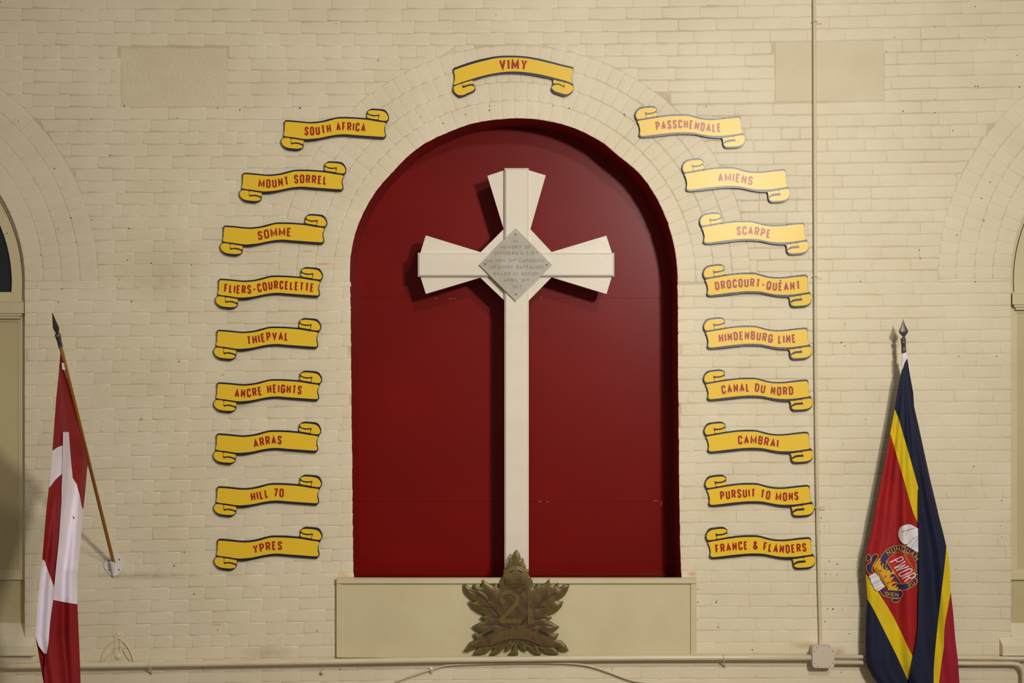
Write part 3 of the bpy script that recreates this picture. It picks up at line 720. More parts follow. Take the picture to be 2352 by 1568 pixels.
for s, o_ in zip(SIGNS_L, ordL):
    sign(s[0], TL, s[1], s[2], s[3], s[4], s[5], s[6], 20.0, 'yellow scroll sign reading %s, %s' % (s[0], o_))
TILT = [.012, .0, -.0, .022, -.02, -.012, -.01, -.01, 0]
for s, o_, tl in zip(SIGNS_R, ordR, TILT):
    sign(s[0], TR, s[1], s[2], s[3], s[4], s[5], s[6], 20.0, 'yellow scroll sign reading %s, %s' % (s[0], o_), tilt=tl)
sign('VIMY', TV, 1041, 1317.7, 127.7, 223.5, 1147, 1210.5, 25.5, 'yellow arched scroll sign reading VIMY above the crown of the arch', dv=.5)

# ---------------------------------------------------------------- the cross
root = thing('memorial_cross', 'tall white wooden cross with flared arms standing in the red niche', 'cross', tuple(W(1186, 1345, -.09)))
CB, CF, BF = -.15, -.075, -.045      # back of plate, front of flared plate, front of straight beams
g = G(); prism(g, [(1119.5, 403.6), (1158, 391), (1215, 391), (1253.5, 402.5), (1218, 526.5), (1157, 526.5)], CF, CB); g.build('upper_arm', M_white, root)
g = G(); prism(g, [(978, 540.5), (1104, 579), (1104, 637), (978, 674.6), (966, 636), (966, 579)], CF, CB); g.build('side_arm', M_white, root)
g = G(); prism(g, [(1392.7, 541), (1267.3, 578.6), (1267.3, 636.5), (1393, 675), (1405, 636), (1405, 579)], CF, CB); g.build('side_arm', M_white, root)
g = G(); prism(g, [(1157, 526), (1218, 526), (1267.5, 579), (1267.5, 636), (1214.5, 690), (1158.5, 690), (1104, 638), (1104, 579)], CF+.001, CB); g.build('centre_plate', M_white, root)
g = G(); box(g, 1158.5, 386, 1214.5, 1343, BF, CB, 4); g.build('shaft', M_white, root)
g = G(); box(g, 959.5, 580.5, 1158.4, 635, BF, CB, 4); box(g, 1214.6, 580.5, 1411, 635, BF, CB, 4); g.build('cross_beam', M_white, root)
mb = thing('marble_plaque', 'small grey marble diamond plaque with engraved lines, screwed to the cross', 'plaque', tuple(W(1185, 691, BF+.012)))
PF = BF+.016
g = G(); prism(g, [(1185, 523.5), (1268, 608), (1184.6, 691.5), (1100.5, 608)], PF, BF+.0005); g.build('slab', M_marble, mb)
g = G()
def line(text, yc, x0, x1, H=7.2, small={}, gap=.22): write(g, text, x0, x1, H, .95, lambda u, v: (u, yc+H/2-v), PF+.0005, None, W, small, gap)
line('IN', 554, 1179.5, 1189)
line('MEMORY OF', 567.3, 1149.5, 1218.5)
line("OFFICERS.N.C.O'S", 581.4, 1133.6, 1235, small={15: (.55, .45)})
line('AND MEN 21ST CANADIAN', 598, 1116.7, 1249, 7.6, small={0: (.7, 0), 1: (.7, 0), 2: (.7, 0), 10: (.6, .4), 11: (.6, .4)})
line('INFANTRY BATTALION', 613.3, 1124, 1247.5, 7.6)
line('KILLED IN ACTION', 628.5, 1133.6, 1238)
line('APRIL 9TH', 643.6, 1157, 1214, small={7: (.65, .35), 8: (.65, .35)})
line('1917', 659, 1176.5, 1198, gap=.3)
g.build('engraved_lettering', M_engr, mb)
for x, y in ((1184, 538), (1113.5, 606.3), (1256, 608), (1185, 676)):
    g = G(); lathe(g, W(x, y, PF), (0, -1, 0), [(0, .0048), (.001, .0046), (.002, .002)], (1, 0, 0), 1, 10); g.build('screw', M_screw, mb)

# ---------------------------------------------------------------- maple leaf badge
def B(p): return (1040+p[0]/5.6, 1240+p[1]/5.6)
leaf = [(818, 125), (850, 165), (868, 210), (872, 248), (905, 235), (912, 285), (935, 330), (942, 378), (985, 380), (975, 440), (1000, 480), (1022, 525), (1032, 575), (1034, 612), (1062, 590), (1095, 553), (1110, 590), (1150, 570), (1200, 550), (1240, 500), (1255, 580), (1290, 597), (1330, 582), (1355, 546), (1365, 618), (1420, 580), (1497, 575), (1480, 640), (1440, 710), (1390, 750), (1335, 775), (1370, 797), (1420, 790), (1395, 860), (1330, 925), (1222, 965), (1275, 1000), (1228, 1030), (1290, 1070), (1368, 1118), (1320, 1165), (1268, 1190), (1300, 1212), (1360, 1205), (1345, 1240), (1322, 1282), (1400, 1300), (1450, 1350), (1490, 1425), (1420, 1430), (1340, 1390), (1303, 1380), (1345, 1420), (1365, 1475), (1280, 1470), (1200, 1450), (1150, 1410), (1093, 1380), (1115, 1420), (1145, 1475), (1080, 1470), (1020, 1430), (975, 1390), (935, 1368), (955, 1430), (900, 1410), (865, 1370), (832, 1340), (835, 1400), (838, 1480), (770, 1480), (722, 1465), (770, 1420), (795, 1340), (760, 1385), (720, 1420), (668, 1430), (705, 1370), (650, 1400), (600, 1450), (560, 1470), (480, 1472), (510, 1430), (545, 1380), (480, 1410), (440, 1450), (360, 1468), (265, 1468), (290, 1430), (338, 1382), (270, 1400), (210, 1430), (145, 1425), (180, 1380), (220, 1320), (270, 1290), (317, 1280), (285, 1240), (272, 1200), (320, 1215), (372, 1190), (310, 1160), (255, 1112), (330, 1070), (418, 1030), (355, 998), (428, 965), (330, 920), (260, 870), (225, 820), (205, 788), (250, 800), (298, 790), (230, 740), (170, 680), (148, 620), (150, 558), (200, 600), (272, 637), (275, 560), (320, 595), (372, 602), (385, 512), (440, 550), (520, 590), (540, 553), (560, 598), (600, 622), (600, 560), (620, 500), (655, 440), (650, 385), (682, 375), (700, 330), (732, 285), (720, 235), (757, 246), (765, 200), (785, 160)]
leafP = [B(p) for p in leaf]
veins = [[(800, 1260), (815, 1000), (800, 620)], [(740, 1135), (590, 980), (500, 870), (380, 740), (220, 650)], [(590, 980), (520, 880), (400, 860)], [(480, 790), (430, 700), (350, 650)],
         [(860, 1110), (1040, 900), (1150, 800), (1320, 690)], [(1070, 880), (1180, 870)], [(1140, 800), (1190, 720), (1195, 660)],
         [(730, 1140), (560, 1090), (360, 1105)], [(940, 1145), (1100, 1095), (1270, 1110)], [(590, 1000), (480, 1000)], [(1040, 1020), (1200, 1005)],
         [(780, 1290), (650, 1330), (420, 1370), (240, 1380)], [(640, 1320), (560, 1420)], [(860, 1290), (980, 1340), (1180, 1370), (1400, 1390)], [(980, 1310), (1080, 1440)], [(830, 1290), (900, 1370)], [(790, 1290), (720, 1380)],
         [(860, 700), (930, 640)], [(880, 1100), (960, 1000)]]
veinP = [smooth_poly([B(p) for p in v], 10, False) for v in veins]
bad = thing('maple_leaf_badge', 'bronze maple leaf badge with crown and numerals 21 at the foot of the cross', 'badge', tuple(W(1186, 1504, .06)))
LO = .058
def leaf_h(x, y):
    d = edgedist(x, y, leafP); h = .007*(1-math.exp(-d/7))
    dv = min(min(math.hypot(x-a, y-b) for a, b in v) for v in veinP)
    return h-.0022*math.exp(-(dv/2.2)**2)+.0012*math.sin(x*.21)*math.sin(y*.17)
g = G(); vs, fs = fill(leafP, (), 1.9)
g.add([W(x, y, LO+leaf_h(x, y)) for x, y in vs], fs); nleaf = len(vs); leafvs = vs
sides = G(); n = len(leafP)
lp = leafP if area2(leafP) > 0 else leafP[::-1]
fr = [W(x, y, LO) for x, y in lp]; bk = [Vector((v.x, v.y+.012, v.z)) for v in fr]
g.add(fr+bk, [(i, n+i, n+(i+1) % n, (i+1) % n) for i in range(n)]); g.add(bk, [tuple(range(n))])
lo = g.build('leaf', M_leaf, bad, smooth=True)
at = lo.data.color_attributes.new('patina', 'FLOAT_COLOR', 'POINT')
for i in range(len(lo.data.vertices)):
    e = math.exp(-edgedist(leafvs[i][0], leafvs[i][1], leafP)/6.5) if i < nleaf else 0.2
    at.data[i].color = (e, e, e, 1)
g = G(); ribbon(g, leafP, .9, LO+.0012, None, W, True); g.build('dark_rim', M_brzd, bad)
g = G()
for v in veinP: ribbon(g, v, .9, .0012, None, lambda x, y, o: W(x, y, LO+leaf_h(x, y)+o))
tag(g.build('vein', M_brzd, bad), kind='stuff')
# standoffs behind the badge
g = G()
for x, y in ((1120, 1420), (1250, 1420)): tube(g, [W(x, y, LO-.011), W(x, y, .022)], .006, 8)
g.build('mount', M_brzd, bad)
# crown
g = G(); crown = [B(p) for p in [(690, 600), (660, 480), (650, 440), (690, 390), (740, 355), (800, 335), (870, 345), (930, 380), (975, 450), (965, 480), (935, 595), (880, 610), (810, 615), (740, 610)]]
cp = smooth_poly(crown, 3)
vs, fs = fill(cp, (), 3.0); cxx, cyy = B((812, 480))
def crown_h(x, y): return .006+.012*max(0, 1-((x-cxx)/31)**2-((y-cyy)/29)**2*.8)
g.add([W(x, y, LO+crown_h(x, y)) for x, y in vs], fs); n = len(cp)
rimv = [W(x, y, LO+crown_h(x, y)) for x, y in cp]; g.add(rimv+[Vector((v.x, -LO, v.z)) for v in rimv], [(i, n+i, n+(i+1) % n, (i+1) % n) for i in range(n)])
cr = g.build('crown', M_brzl, bad)
g = G()
for dy_ in (0, 22, 44, 66):
    pts = [B((x, 500+dy_+40*(1-((x-812)/150)**2)*.55)) for x in range(668+dy_//4, 962-dy_//4, 20)]
    ribbon(g, pts, 1.3, LO+.0185, LO+.008)
pts = [B((812+140*math.cos(math.radians(a)), 475-125*math.sin(math.radians(a)))) for a in range(10, 171, 10)]
ribbon(g, pts, 1.5, LO+.0125, LO+.006)
ribbon(g, [B((812, 350)), B((812, 480))], 3, LO+.0185, LO+.01)
g.build('crown_band', M_brzl, cr)
g = G(); ribbon(g, [B((735, 418)), B((780, 385))], 3, LO+.0165); ribbon(g, [B((835, 385)), B((895, 418))], 3, LO+.0165)
ribbon(g, smooth_poly([B((690, 575)), B((810, 560)), B((935, 575))], 4, False), .9, LO+.019); g.build('crown_gap', M_brzd, cr)
g = G(); lathe(g, W(*B((805, 310)), LO+.006), (0, -1, 0), [(0, .009), (.004, .008), (.007, .003)], (1, 0, 0), 1, 10)
ribbon(g, [B((805, 300)), B((805, 262))], 3, LO+.012, LO+.004); ribbon(g, [B((782, 276)), B((828, 276))], 3, LO+.0126, LO+.004); g.build('orb_and_cross', M_brzl, cr)
# numerals 21
g = G()
two = smooth_poly([(630, 800), (618, 740), (640, 695), (700, 672), (770, 685), (825, 735), (820, 800), (770, 870), (690, 950), (625, 1015), (600, 1040)], 4, False)
ribbon(g, [B(p) for p in two], 9, LO+.013, LO+.004)
ribbon(g, [B((600, 1042)), B((880, 1042))], 10.5, LO+.0124, LO+.004)
lathe(g, W(*B((638, 788)), LO+.005), (0, -1, 0), [(0, .0185), (.006, .018), (.0078, .0165)], (1, 0, 0), 1, 12)
ribbon(g, [B((995, 655)), B((1000, 1078))], 13, LO+.013, LO+.004)
g.build('numeral', M_brzl, bad)
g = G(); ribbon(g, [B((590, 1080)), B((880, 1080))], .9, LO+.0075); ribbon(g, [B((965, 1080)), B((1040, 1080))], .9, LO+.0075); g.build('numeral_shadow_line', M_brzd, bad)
# scroll with CANADA
def scx(x): return 1160+((x-812)/300.0)**2*80
topc = [B((x, scx(x)-20)) for x in range(510, 1101, 30)]; botc = [B((x, scx(x)+110)) for x in range(1130, 469, -30)]
g = G(); prism(g, topc+botc, LO+.011, LO+.003); scr = g.build('scroll', M_brz, bad)
g = G()
def frs(u, v):
    x = (u-1040)*5.6; return (u-((x-812)/300)*.35*v*.6, (1240+(scx(x)+92)/5.6)-v)
write(g, 'CANADA', 1134, 1234, 14.5, 2.5, frs, LO+.0145, LO+.010, each=lambda gg: gg.build('raised_letter', M_brzl, scr))
g = G(); ribbon(g, botc, 1.0, LO+.0115); g.build('dark_edge', M_brzd, scr)
g = G(); prism(g, [B(p) for p in [(385, 1220), (430, 1195), (500, 1160), (530, 1140), (520, 1190), (440, 1230), (390, 1240)]], LO+.0085, LO+.004); g.build('scroll_fold', M_brzd, bad)
g = G(); prism(g, [B(p) for p in [(1105, 1140), (1140, 1165), (1200, 1195), (1240, 1230), (1225, 1240), (1160, 1215), (1100, 1185)]], LO+.0085, LO+.004); g.build('scroll_fold', M_brzd, bad)

# ---------------------------------------------------------------- conduits, cable, box
def pix(pts, out): return [W(x, y, out) for x, y in pts]
main = thing('wall_pipe', 'long cream painted horizontal pipe along the foot of the wall', 'pipe', tuple(W(1176, 1513, .075)))
g = G(); tube(g, pix([(-400, 1531), (0, 1530.5), (60, 1529.5), (250, 1527.5), (400, 1525), (700, 1520), (1000, 1515), (1300, 1511.5), (1500, 1510), (1700, 1509.5), (1868, 1509.5)], .068), .0175, 12); g.build('pipe_run', M_pipe, main, smooth=True)
g = G(); tube(g, pix([(1914, 1507.5), (2100, 1509), (2352, 1512), (2800, 1517)], .068), .0125, 12); g.build('pipe_run', M_pipe, main, smooth=True)
for x, y in ((345, 1526), (1662, 1510), (-200, 1530)):
    g = G(); ring = [W(x, y, .068)+Vector((0, -.0195*math.cos(a), .0195*math.sin(a))) for a in [k*math.pi/8 for k in range(-7, 9)]]
    for k in range(len(ring)-1): tube(g, [ring[k], ring[k+1]], .004, 6)
    tube(g, [W(x, y, .05), W(x+2, y+1, .003)], .0045, 6); tube(g, [W(x+1, y+8, .066), W(x+3, y+22, .004)], .0045, 6)
    g.build('pipe_clip', M_pipe, main)
low = thing('short_conduit', 'cream conduit running right from the junction box under the flag', 'pipe', tuple(W(2100, 1521, .06)))
g = G(); tube(g, pix([(1914, 1520.5), (2100, 1522), (2250, 1523), (2322, 1523), (2338, 1525), (2347, 1532), (2351, 1545), (2352, 1600), (2352, 1700)], .060), .0135, 12); g.build('pipe_run', M_pipe, low, smooth=True)
g = G(); tube(g, [W(2000, 1521, .05), W(2000, 1521, .003)], .005, 6); tube(g, [W(2250, 1523, .05), W(2250, 1523, .003)], .005, 6); g.build('pipe_clip', M_pipe, low)
ver = thing('vertical_conduit', 'thin cream vertical conduit running up the wall right of the signs', 'pipe', tuple(W(1885, 1484, .015)))
vx = lambda y: interp([(-300, 1868), (0, 1870.5), (400, 1871.5), (800, 1873), (1000, 1875), (1200, 1878), (1484, 1885)], y)
g = G(); tube(g, [W(vx(y), y, .0155) for y in range(-280, 1490, 40)]+[W(1885, 1486, .0155)], .0115, 12); g.build('pipe_run', M_pipe, ver, smooth=True)
for y in (50, 635, 1166):
    g = G(); x = vx(y); ring = [W(x, y, .0155)+Vector((.0135*math.cos(a), -.0135*math.sin(a), 0)) for a in [k*math.pi/6 for k in range(0, 7)]]
    for k in range(6): tube(g, [ring[k], ring[k+1]], .0045, 6)
    box(g, x+3, y-4.5, x+17, y+4.5, .009, .002); g.build('pipe_clip', M_pipe, ver)
jb = thing('junction_box', 'square cream junction box where the vertical conduit meets the pipe', 'box', tuple(W(1891, 1533, .05)))
def rrect(x0, y0, x1, y1, r, n=4):
    p = []
    for cx, cy, a in ((x1-r, y0+r, 90), (x1-r, y1-r, 0), (x0+r, y1-r, -90), (x0+r, y0+r, 180)):
        p += [(cx+r*math.cos(math.radians(a-90*k/n)), cy-r*math.sin(math.radians(a-90*k/n))) for k in range(n+1)]
    return p
g = G(); prism(g, rrect(1867.5, 1486, 1915, 1532.5, 7), .088, .004); g.build('box_body', M_box, jb)
g = G(); prism(g, rrect(1866, 1484.5, 1916.5, 1533.5, 8), .094, .088); g.build('cover', M_box, jb)
for x, y in ((1875.5, 1487), (1904, 1487), (1869.5, 1495.5), (1912, 1495.5), (1870.5, 1523.5), (1913, 1522.5), (1878, 1530.3), (1906, 1530.3)):
    g = G(); lathe(g, W(x, y, .094), (0, -1, 0), [(0, .0032), (.0008, .003), (.0014, .001)], (1, 0, 0), 1, 8); g.build('screw', M_screw, jb)
cab = thing('wall_cable', 'thin cream cable arching under the horizontal pipe below the badge', 'cable', tuple(W(1200, 1525, .02)))
g = G(); tube(g, pix(smooth_poly([(760, 1620), (860, 1585), (905, 1566), (950, 1550), (990, 1537), (1025, 1528), (1080, 1524.5), (1150, 1522.5), (1250, 1521.5), (1320, 1524), (1360, 1530), (1400, 1543), (1440, 1558), (1470, 1565), (1520, 1568), (1600, 1570), (1800, 1574)], 4, False), .03), .0062, 8); g.build('cable_run', M_pipe, cab, smooth=True)
g = G(); tube(g, [W(991, 1534, .036), W(991, 1544, .004)], .010, 8); tube(g, [W(1520, 1568, .03), W(1520, 1569, .002)], .006, 8); g.build('cable_clip', M_bracket, cab)
kn = thing('coat_hook', 'small cream knob on the wall just under the pipe, left of the framed board', 'knob', tuple(W(742, 1541, .01)))
g = G(); lathe(g, W(742, 1541, .002), (0, -1, 0), [(0, .012), (.01, .009), (.022, .013), (.030, .010), (.033, .003)], (1, 0, 0), 1, 10); g.build('knob_head', M_pipe, kn, smooth=True)
g = G(); tube(g, [W(744, 1530, .004), W(742, 1541, .010)], .003, 6); g.build('hook_wire', M_pipe, kn)
# painted-over rope cleat on the wall
cl_ = thing('rope_cleat', 'painted-over plate and cord loops low on the wall beside the red and white flag', 'cleat', tuple(W(272, 1515, .01)))
g = G(); prism(g, rrect(263, 1452, 282, 1514, 8), .008, .002, holes=[rrect(270.5, 1468, 274.5, 1496, 2)]); g.build('plate', M_wall, cl_)
g = G(); tube(g, pix(smooth_poly([(233, 1518), (237, 1500), (248, 1482), (262, 1470), (275, 1466), (288, 1478), (300, 1496), (307, 1518)], 4, False), .010), .0042, 6)
tube(g, pix(smooth_poly([(240, 1514), (255, 1500), (268, 1488), (278, 1484), (288, 1500), (298, 1516)], 4, False), .009), .0038, 6); g.build('cord', M_wall, cl_)
g = G(); lathe(g, W(272, 1457, .008), (0, -1, 0), [(0, .010), (.004, .009), (.006, .003)], (1, 0, 0), 1, 10); lathe(g, W(272, 1507, .008), (0, -1, 0), [(0, .016), (.005, .014), (.008, .006)], (1, 0, 0), 1, 12); g.build('boss', M_wall, cl_)

# ---------------------------------------------------------------- left flag on its wall pole
fl = thing('red_white_flag', 'red and white flag hanging in folds from a slanted wooden pole at the left', 'flag', tuple(W(262, 1305, .01)))
base = W(261, 1292, .03); tip0 = W(138.5, 793, 1.40)
axl = (tip0-base).normalized()
g = G(); tube(g, [base, base.lerp(tip0, .5), tip0], [.0102, .0096, .0090], 14); pole = g.build('pole', M_pole, fl, smooth=True)
g = G(); sd = Vector((1, -.5, 0))
L_ = (W(134, 772, 1.45)-tip0).length
lathe(g, tip0-axl*.01, axl, [(0, .0118), (.05, .0112), (.056, .013), (.064, .014), (.07, .009), (.076, .0145), (.086, .0145), (.092, .007)], sd, 1, 14); g.build('ferrule', M_steel, fl, smooth=True)
g = G(); lathe(g, tip0+axl*.078, axl, [(0, .005), (.015, .009), (.045, .0155), (.065, .013), (.105, .0075), (.155, .001)], Vector((1, .2, 0)), .35, 12); g.build('spearhead', M_steel, fl)
g = G(); plate = [(262, 1269), (272, 1276), (281, 1286), (285, 1297), (281, 1307), (262, 1324), (243, 1308), (239, 1298), (242, 1284), (252, 1274)]
prism(g, smooth_poly(plate, 3), .011, .004); br = g.build('wall_plate', M_bracket, fl)
g = G(); tube(g, [W(262, 1322, .012), W(257.5, 1291, .055)], [.010, .0125], 12); g.build('socket', M_bracket, br)
for x, y in ((274, 1285), (250, 1286), (250, 1309), (273, 1308)):
    g = G(); lathe(g, W(x, y, .0105), (0, -1, 0), [(0, .005), (.001, .0045), (.0016, .002)], (1, 0, 0), 1, 8); g.build('screw', M_screw, br)
lL = [(803, 139), (857, 135), (919, 128.7), (1034, 120.3), (1120, 112), (1177, 105.7), (1283, 97), (1363, 88.6), (1460, 81.4), (1568, 100), (1650, 98)]
lR = [(803, 142), (823, 144.5), (874, 156), (930, 172.5), (1003, 193), (1048, 204.5), (1076, 199), (1137, 194), (1171, 190), (1257, 183), (1320, 175.7), (1386, 176.6), (1534, 183), (1650, 186)]
def flagL(x, y, o):
    a, b = interp(lL, y), interp(lR, y); s = (x-a)/max(6, b-a); t = max(0, min(1, (y-803)/245))
    d = 1.37-.05*t-.58*s*t*max(.35, 1-max(0, y-1048)/400)
    amp = .030*t*max(.25, 1-abs(s-.5)*.6)
    return W(x, y, d+o+amp*math.sin(s*11+.6-y*.002)+.25*amp*math.sin(s*23+y*.006))
def region(name, poly, mat, parent, mp, o=0.0, grid=4.0, lift=.0):
    poly2 = []
    for i in range(len(poly)):
        a, b = poly[i], poly[(i+1) % len(poly)]; m = max(1, int(math.hypot(a[0]-b[0], a[1]-b[1])/4))
        poly2 += [(a[0]+(b[0]-a[0])*j/m, a[1]+(b[1]-a[1])*j/m) for j in range(m)]
    g = G(); vs, fs = fill(poly2, (), grid)
    g.add([mp(x, y, o) for x, y in vs], fs); n = len(poly2)
    fr = [mp(x, y, o) for x, y in poly2]
    g.add(fr+[Vector((v.x, v.y+.008, v.z)) for v in fr], [(i, n+i, n+(i+1) % n, (i+1) % n) for i in range(n)])
    ob_ = g.build(name, mat, parent, smooth=False)
    for p in ob_.data.polygons[:len(fs)]: p.use_smooth = True
    return ob_
def side_pts(tab, y0, y1, rev=False):
    p = [(interp(tab, y0), y0)]+[(x, y) for y, x in tab if y0 < y < y1]+[(interp(tab, y1), y1)]
    return p[::-1] if rev else p
stripL = [(144.7, 992), (144, 1065), (141.4, 1121), (141.4, 1149), (135.7, 1234), (130, 1291), (124.3, 1349), (121.4, 1377)]
stripR = [(156.8, 992), (158.8, 1023), (162.4, 1065), (166, 1098), (175, 1112), (182, 1138), (186.5, 1163), (190, 1171)]
# back layer
region('back_fold', side_pts(lL, 803, 1650)+side_pts(lR, 803, 1650, True), M_fred, fl, flagL, -.02)
region('red_fold', [(139, 803), (142, 803)]+side_pts(lR, 806, 1171)+stripR[::-1]+[(144.7, 992), (144.4, 1023)]+[(132, 1028), (120.3, 1035)]+side_pts(lL, 808, 1034, True), M_fred, fl, flagL)
region('white_fold', [(120.3, 1035), (132, 1027), (144.4, 1022), (144, 1065), (142.6, 1087), (127.3, 1101), (112.6, 1120)], M_fwhite, fl, flagL, .001)
region('red_fold', [(112.6, 1120), (127.3, 1101), (142.6, 1087)]+[(141.4, 1121), (141.4, 1149), (135.7, 1234), (130, 1291), (124.3, 1349), (123.4, 1350), (102, 1289)]+side_pts(lL, 1123, 1283, True), M_fred, fl, flagL)
region('white_fold', stripL+[(150, 1383), (176.6, 1387)]+side_pts(lR, 1172, 1386, True)+stripR[::-1], M_fwhite, fl, flagL, .012)
region('white_fold', [(97, 1285), (102, 1289), (123.4, 1350), (121.4, 1377), (118, 1400), (114.3, 1431), (110.9, 1477), (107, 1500), (101.4, 1501), (88.6, 1483), (81.4, 1460), (82.9, 1434), (88.6, 1363)], M_fwhite, fl, flagL, .006)
region('red_fold', [(121.4, 1376), (150, 1382), (176.6, 1386)]+side_pts(lR, 1390, 1650)+[(98, 1650), (100, 1568), (103, 1503), (107, 1500), (110.9, 1477), (114.3, 1431), (118, 1400)], M_fred, fl, flagL, .004)
region('leaf_tip', [(167, 1184), (171, 1190), (169, 1192)], M_fred, fl, flagL, .0145, 3)
region('tie_tape', [(141.5, 833), (150.5, 834), (148, 850), (142.5, 848)], M_fwhite, fl, flagL, .03, 4)
g = G(); tube(g, [flagL(147, 848, .03), flagL(158, 880, .03), flagL(171, 924, .03)], .0012, 5); g.build('tie_cord', M_fwhite, fl)

# ---------------------------------------------------------------- right (regimental) flag
fr_ = thing('regimental_flag', 'navy, yellow and red regimental flag draped from an upright pole at the right', 'flag', tuple(W(2082, 1310, .01)))
bR = W(2090, 1305, .03); tR = W(2076, 806, .15); axr = (tR-bR).normalized()
g = G(); tube(g, [bR, bR.lerp(tR, .5), tR], .0115, 14); g.build('pole', M_pole, fr_, smooth=True)
axv = (W(2072.5, 734, .16)-W(2076, 809, .15)).normalized()
g = G(); lathe(g, W(2076, 810, .15), axv, [(0, .0145), (.055, .0135), (.057, .0155), (.066, .0155), (.070, .0125), (.077, .0165), (.086, .0165), (.093, .007)], (1, 0, 0), 1, 14); g.build('ferrule', M_steel, fr_, smooth=True)
g = G(); lathe(g, W(2076, 776, .155), axv, [(0, .006), (.012, .010), (.03, .025), (.040, .0295), (.052, .024), (.075, .013), (.10, .005), (.114, .001)], (1, 0, 0), .3, 14); g.build('spearhead', M_steel, fr_)
g = G(); prism(g, smooth_poly([(x+1828, y) for x, y in plate], 3), .011, .004); br = g.build('wall_plate', M_bracket, fr_)
g = G(); tube(g, [W(2090, 1322, .012), W(2090, 1291, .05)], [.010, .0125], 12); g.build('socket', M_bracket, br)
rL = [(821, 2083), (838, 2075), (871.5, 2066.8), (939, 2055.6), (995, 2045), (1079, 2029), (1160, 2012.5), (1180, 2008.4), (1229.5, 1999.7), (1262, 1991), (1291, 1988.6), (1328.5, 1989.8), (1375.5, 1992.8), (1415, 1990), (1452, 1988.6), (1502, 1988.6), (1529, 1992), (1554, 2004.7), (1568, 2016), (1600, 2040), (1660, 2080)]
rR = [(821, 2084), (855, 2089), (902, 2097.7), (933, 2099.6), (978, 2110), (1057, 2127), (1107, 2138), (1155, 2149.6), (1187, 2157), (1229.5, 2168), (1254, 2173.5), (1279, 2179), (1318.6, 2182), (1353, 2183), (1403, 2189), (1465, 2194), (1514, 2200), (1568, 2204), (1660, 2212)]
def flagR(x, y, o):
    a, b = interp(rL, y), interp(rR, y); s = (x-a)/max(6, b-a); t = max(0, min(1, (y-821)/300))
    amp = .018*t
    if .0025 < o < .010: o = .003+(o-.003)*2.6
    return W(x, y, .165-.005*t+o+amp*.55*math.sin(s*29+.4)+amp*math.sin(s*14-y*.005+1)-.035*t*(2*s-1)**2)
fold = [(2110.3, 1124), (2109.7, 1160), (2109.9, 1180), (2110.6, 1254), (2111, 1328), (2109, 1390), (2108.6, 1440), (2103.7, 1477), (2097.5, 1509), (2088.8, 1556), (2088, 1600), (2090, 1660)]
bandU = [(2055.6, 940), (2064, 961), (2073.8, 995), (2087.8, 1042.7), (2101.9, 1093), (2110.3, 1124)]
bandB = [(2045, 996), (2052.8, 1023), (2062.6, 1056.7), (2076.6, 1104), (2092, 1160), (2098.7, 1180), (2109, 1202)]
lowU = [(1989.6, 1318), (1996, 1328), (2013.5, 1352), (2019.5, 1363), (2036.8, 1390), (2051.7, 1415), (2069, 1450), (2083.9, 1482), (2097.5, 1509)]
lowB = [(1992.8, 1375.5), (2007, 1400), (2024.5, 1435), (2039.3, 1464.7), (2056.6, 1499), (2071.5, 1531.5), (2085, 1562)]
navR = [(2173.5, 1254), (2171.7, 1279), (2168, 1313.7), (2163, 1353), (2158, 1395), (2154.4, 1427.5), (2150.7, 1464.7), (2147, 1502), (2144.5, 1539), (2144.5, 1568), (2146, 1660)]
yelR = [(2183.4, 1360.7), (2176.7, 1398), (2171.7, 1422.6), (2169, 1447), (2168, 1484.5), (2161.8, 1526.5), (2156.9, 1568), (2155, 1660)]
region('back_fold', side_pts(rL, 821, 1650)+side_pts(rR, 821, 1650, True), M_rnavy, fr_, flagR, -.018)
region('navy_border', [(2083, 821), (2084, 821)]+side_pts(rR, 830, 1124)+bandU[::-1]+side_pts(rL, 826, 938, True), M_rnavy, fr_, flagR, .0)
region('yellow_stripe', bandU+[(2109.8, 1160), (2110, 1180), (2109, 1202)]+bandB[::-1], M_ryel, fr_, flagR, .0015)
region('red_field', bandB+[(2110.4, 1230)]+fold[3:9]+lowU[::-1][1:]+side_pts(rL, 1000, 1316, True), M_rred, fr_, flagR, .0)
region('yellow_stripe', lowU+[(2093, 1540), (2088.8, 1556), (2085, 1562)]+lowB[::-1]+side_pts(rL, 1322, 1374, True), M_ryel, fr_, flagR, .0015)
region('navy_border', lowB+[(2084, 1600), (2090, 1650), (2078, 1650)]+side_pts(rL, 1378, 1640, True), M_rnavy, fr_, flagR, .0)
region('navy_fold', [(2110.3, 1122)]+side_pts(rR, 1122, 1254)+navR+fold[::-1], M_rnavy, fr_, flagR, .024)
region('yellow_stripe', navR+yelR[::-1]+side_pts(rR, 1256, 1358, True), M_ryel, fr_, flagR, .016)
region('crimson_lining', yelR+side_pts(rR, 1362, 1660, True), M_rcrim, fr_, flagR, .008)
region('white_heading', [(2073, 812), (2082, 809), (2084.5, 822), (2078, 832), (2073, 848), (2072, 835)], M_fwhite, fr_, flagR, .012, 5)
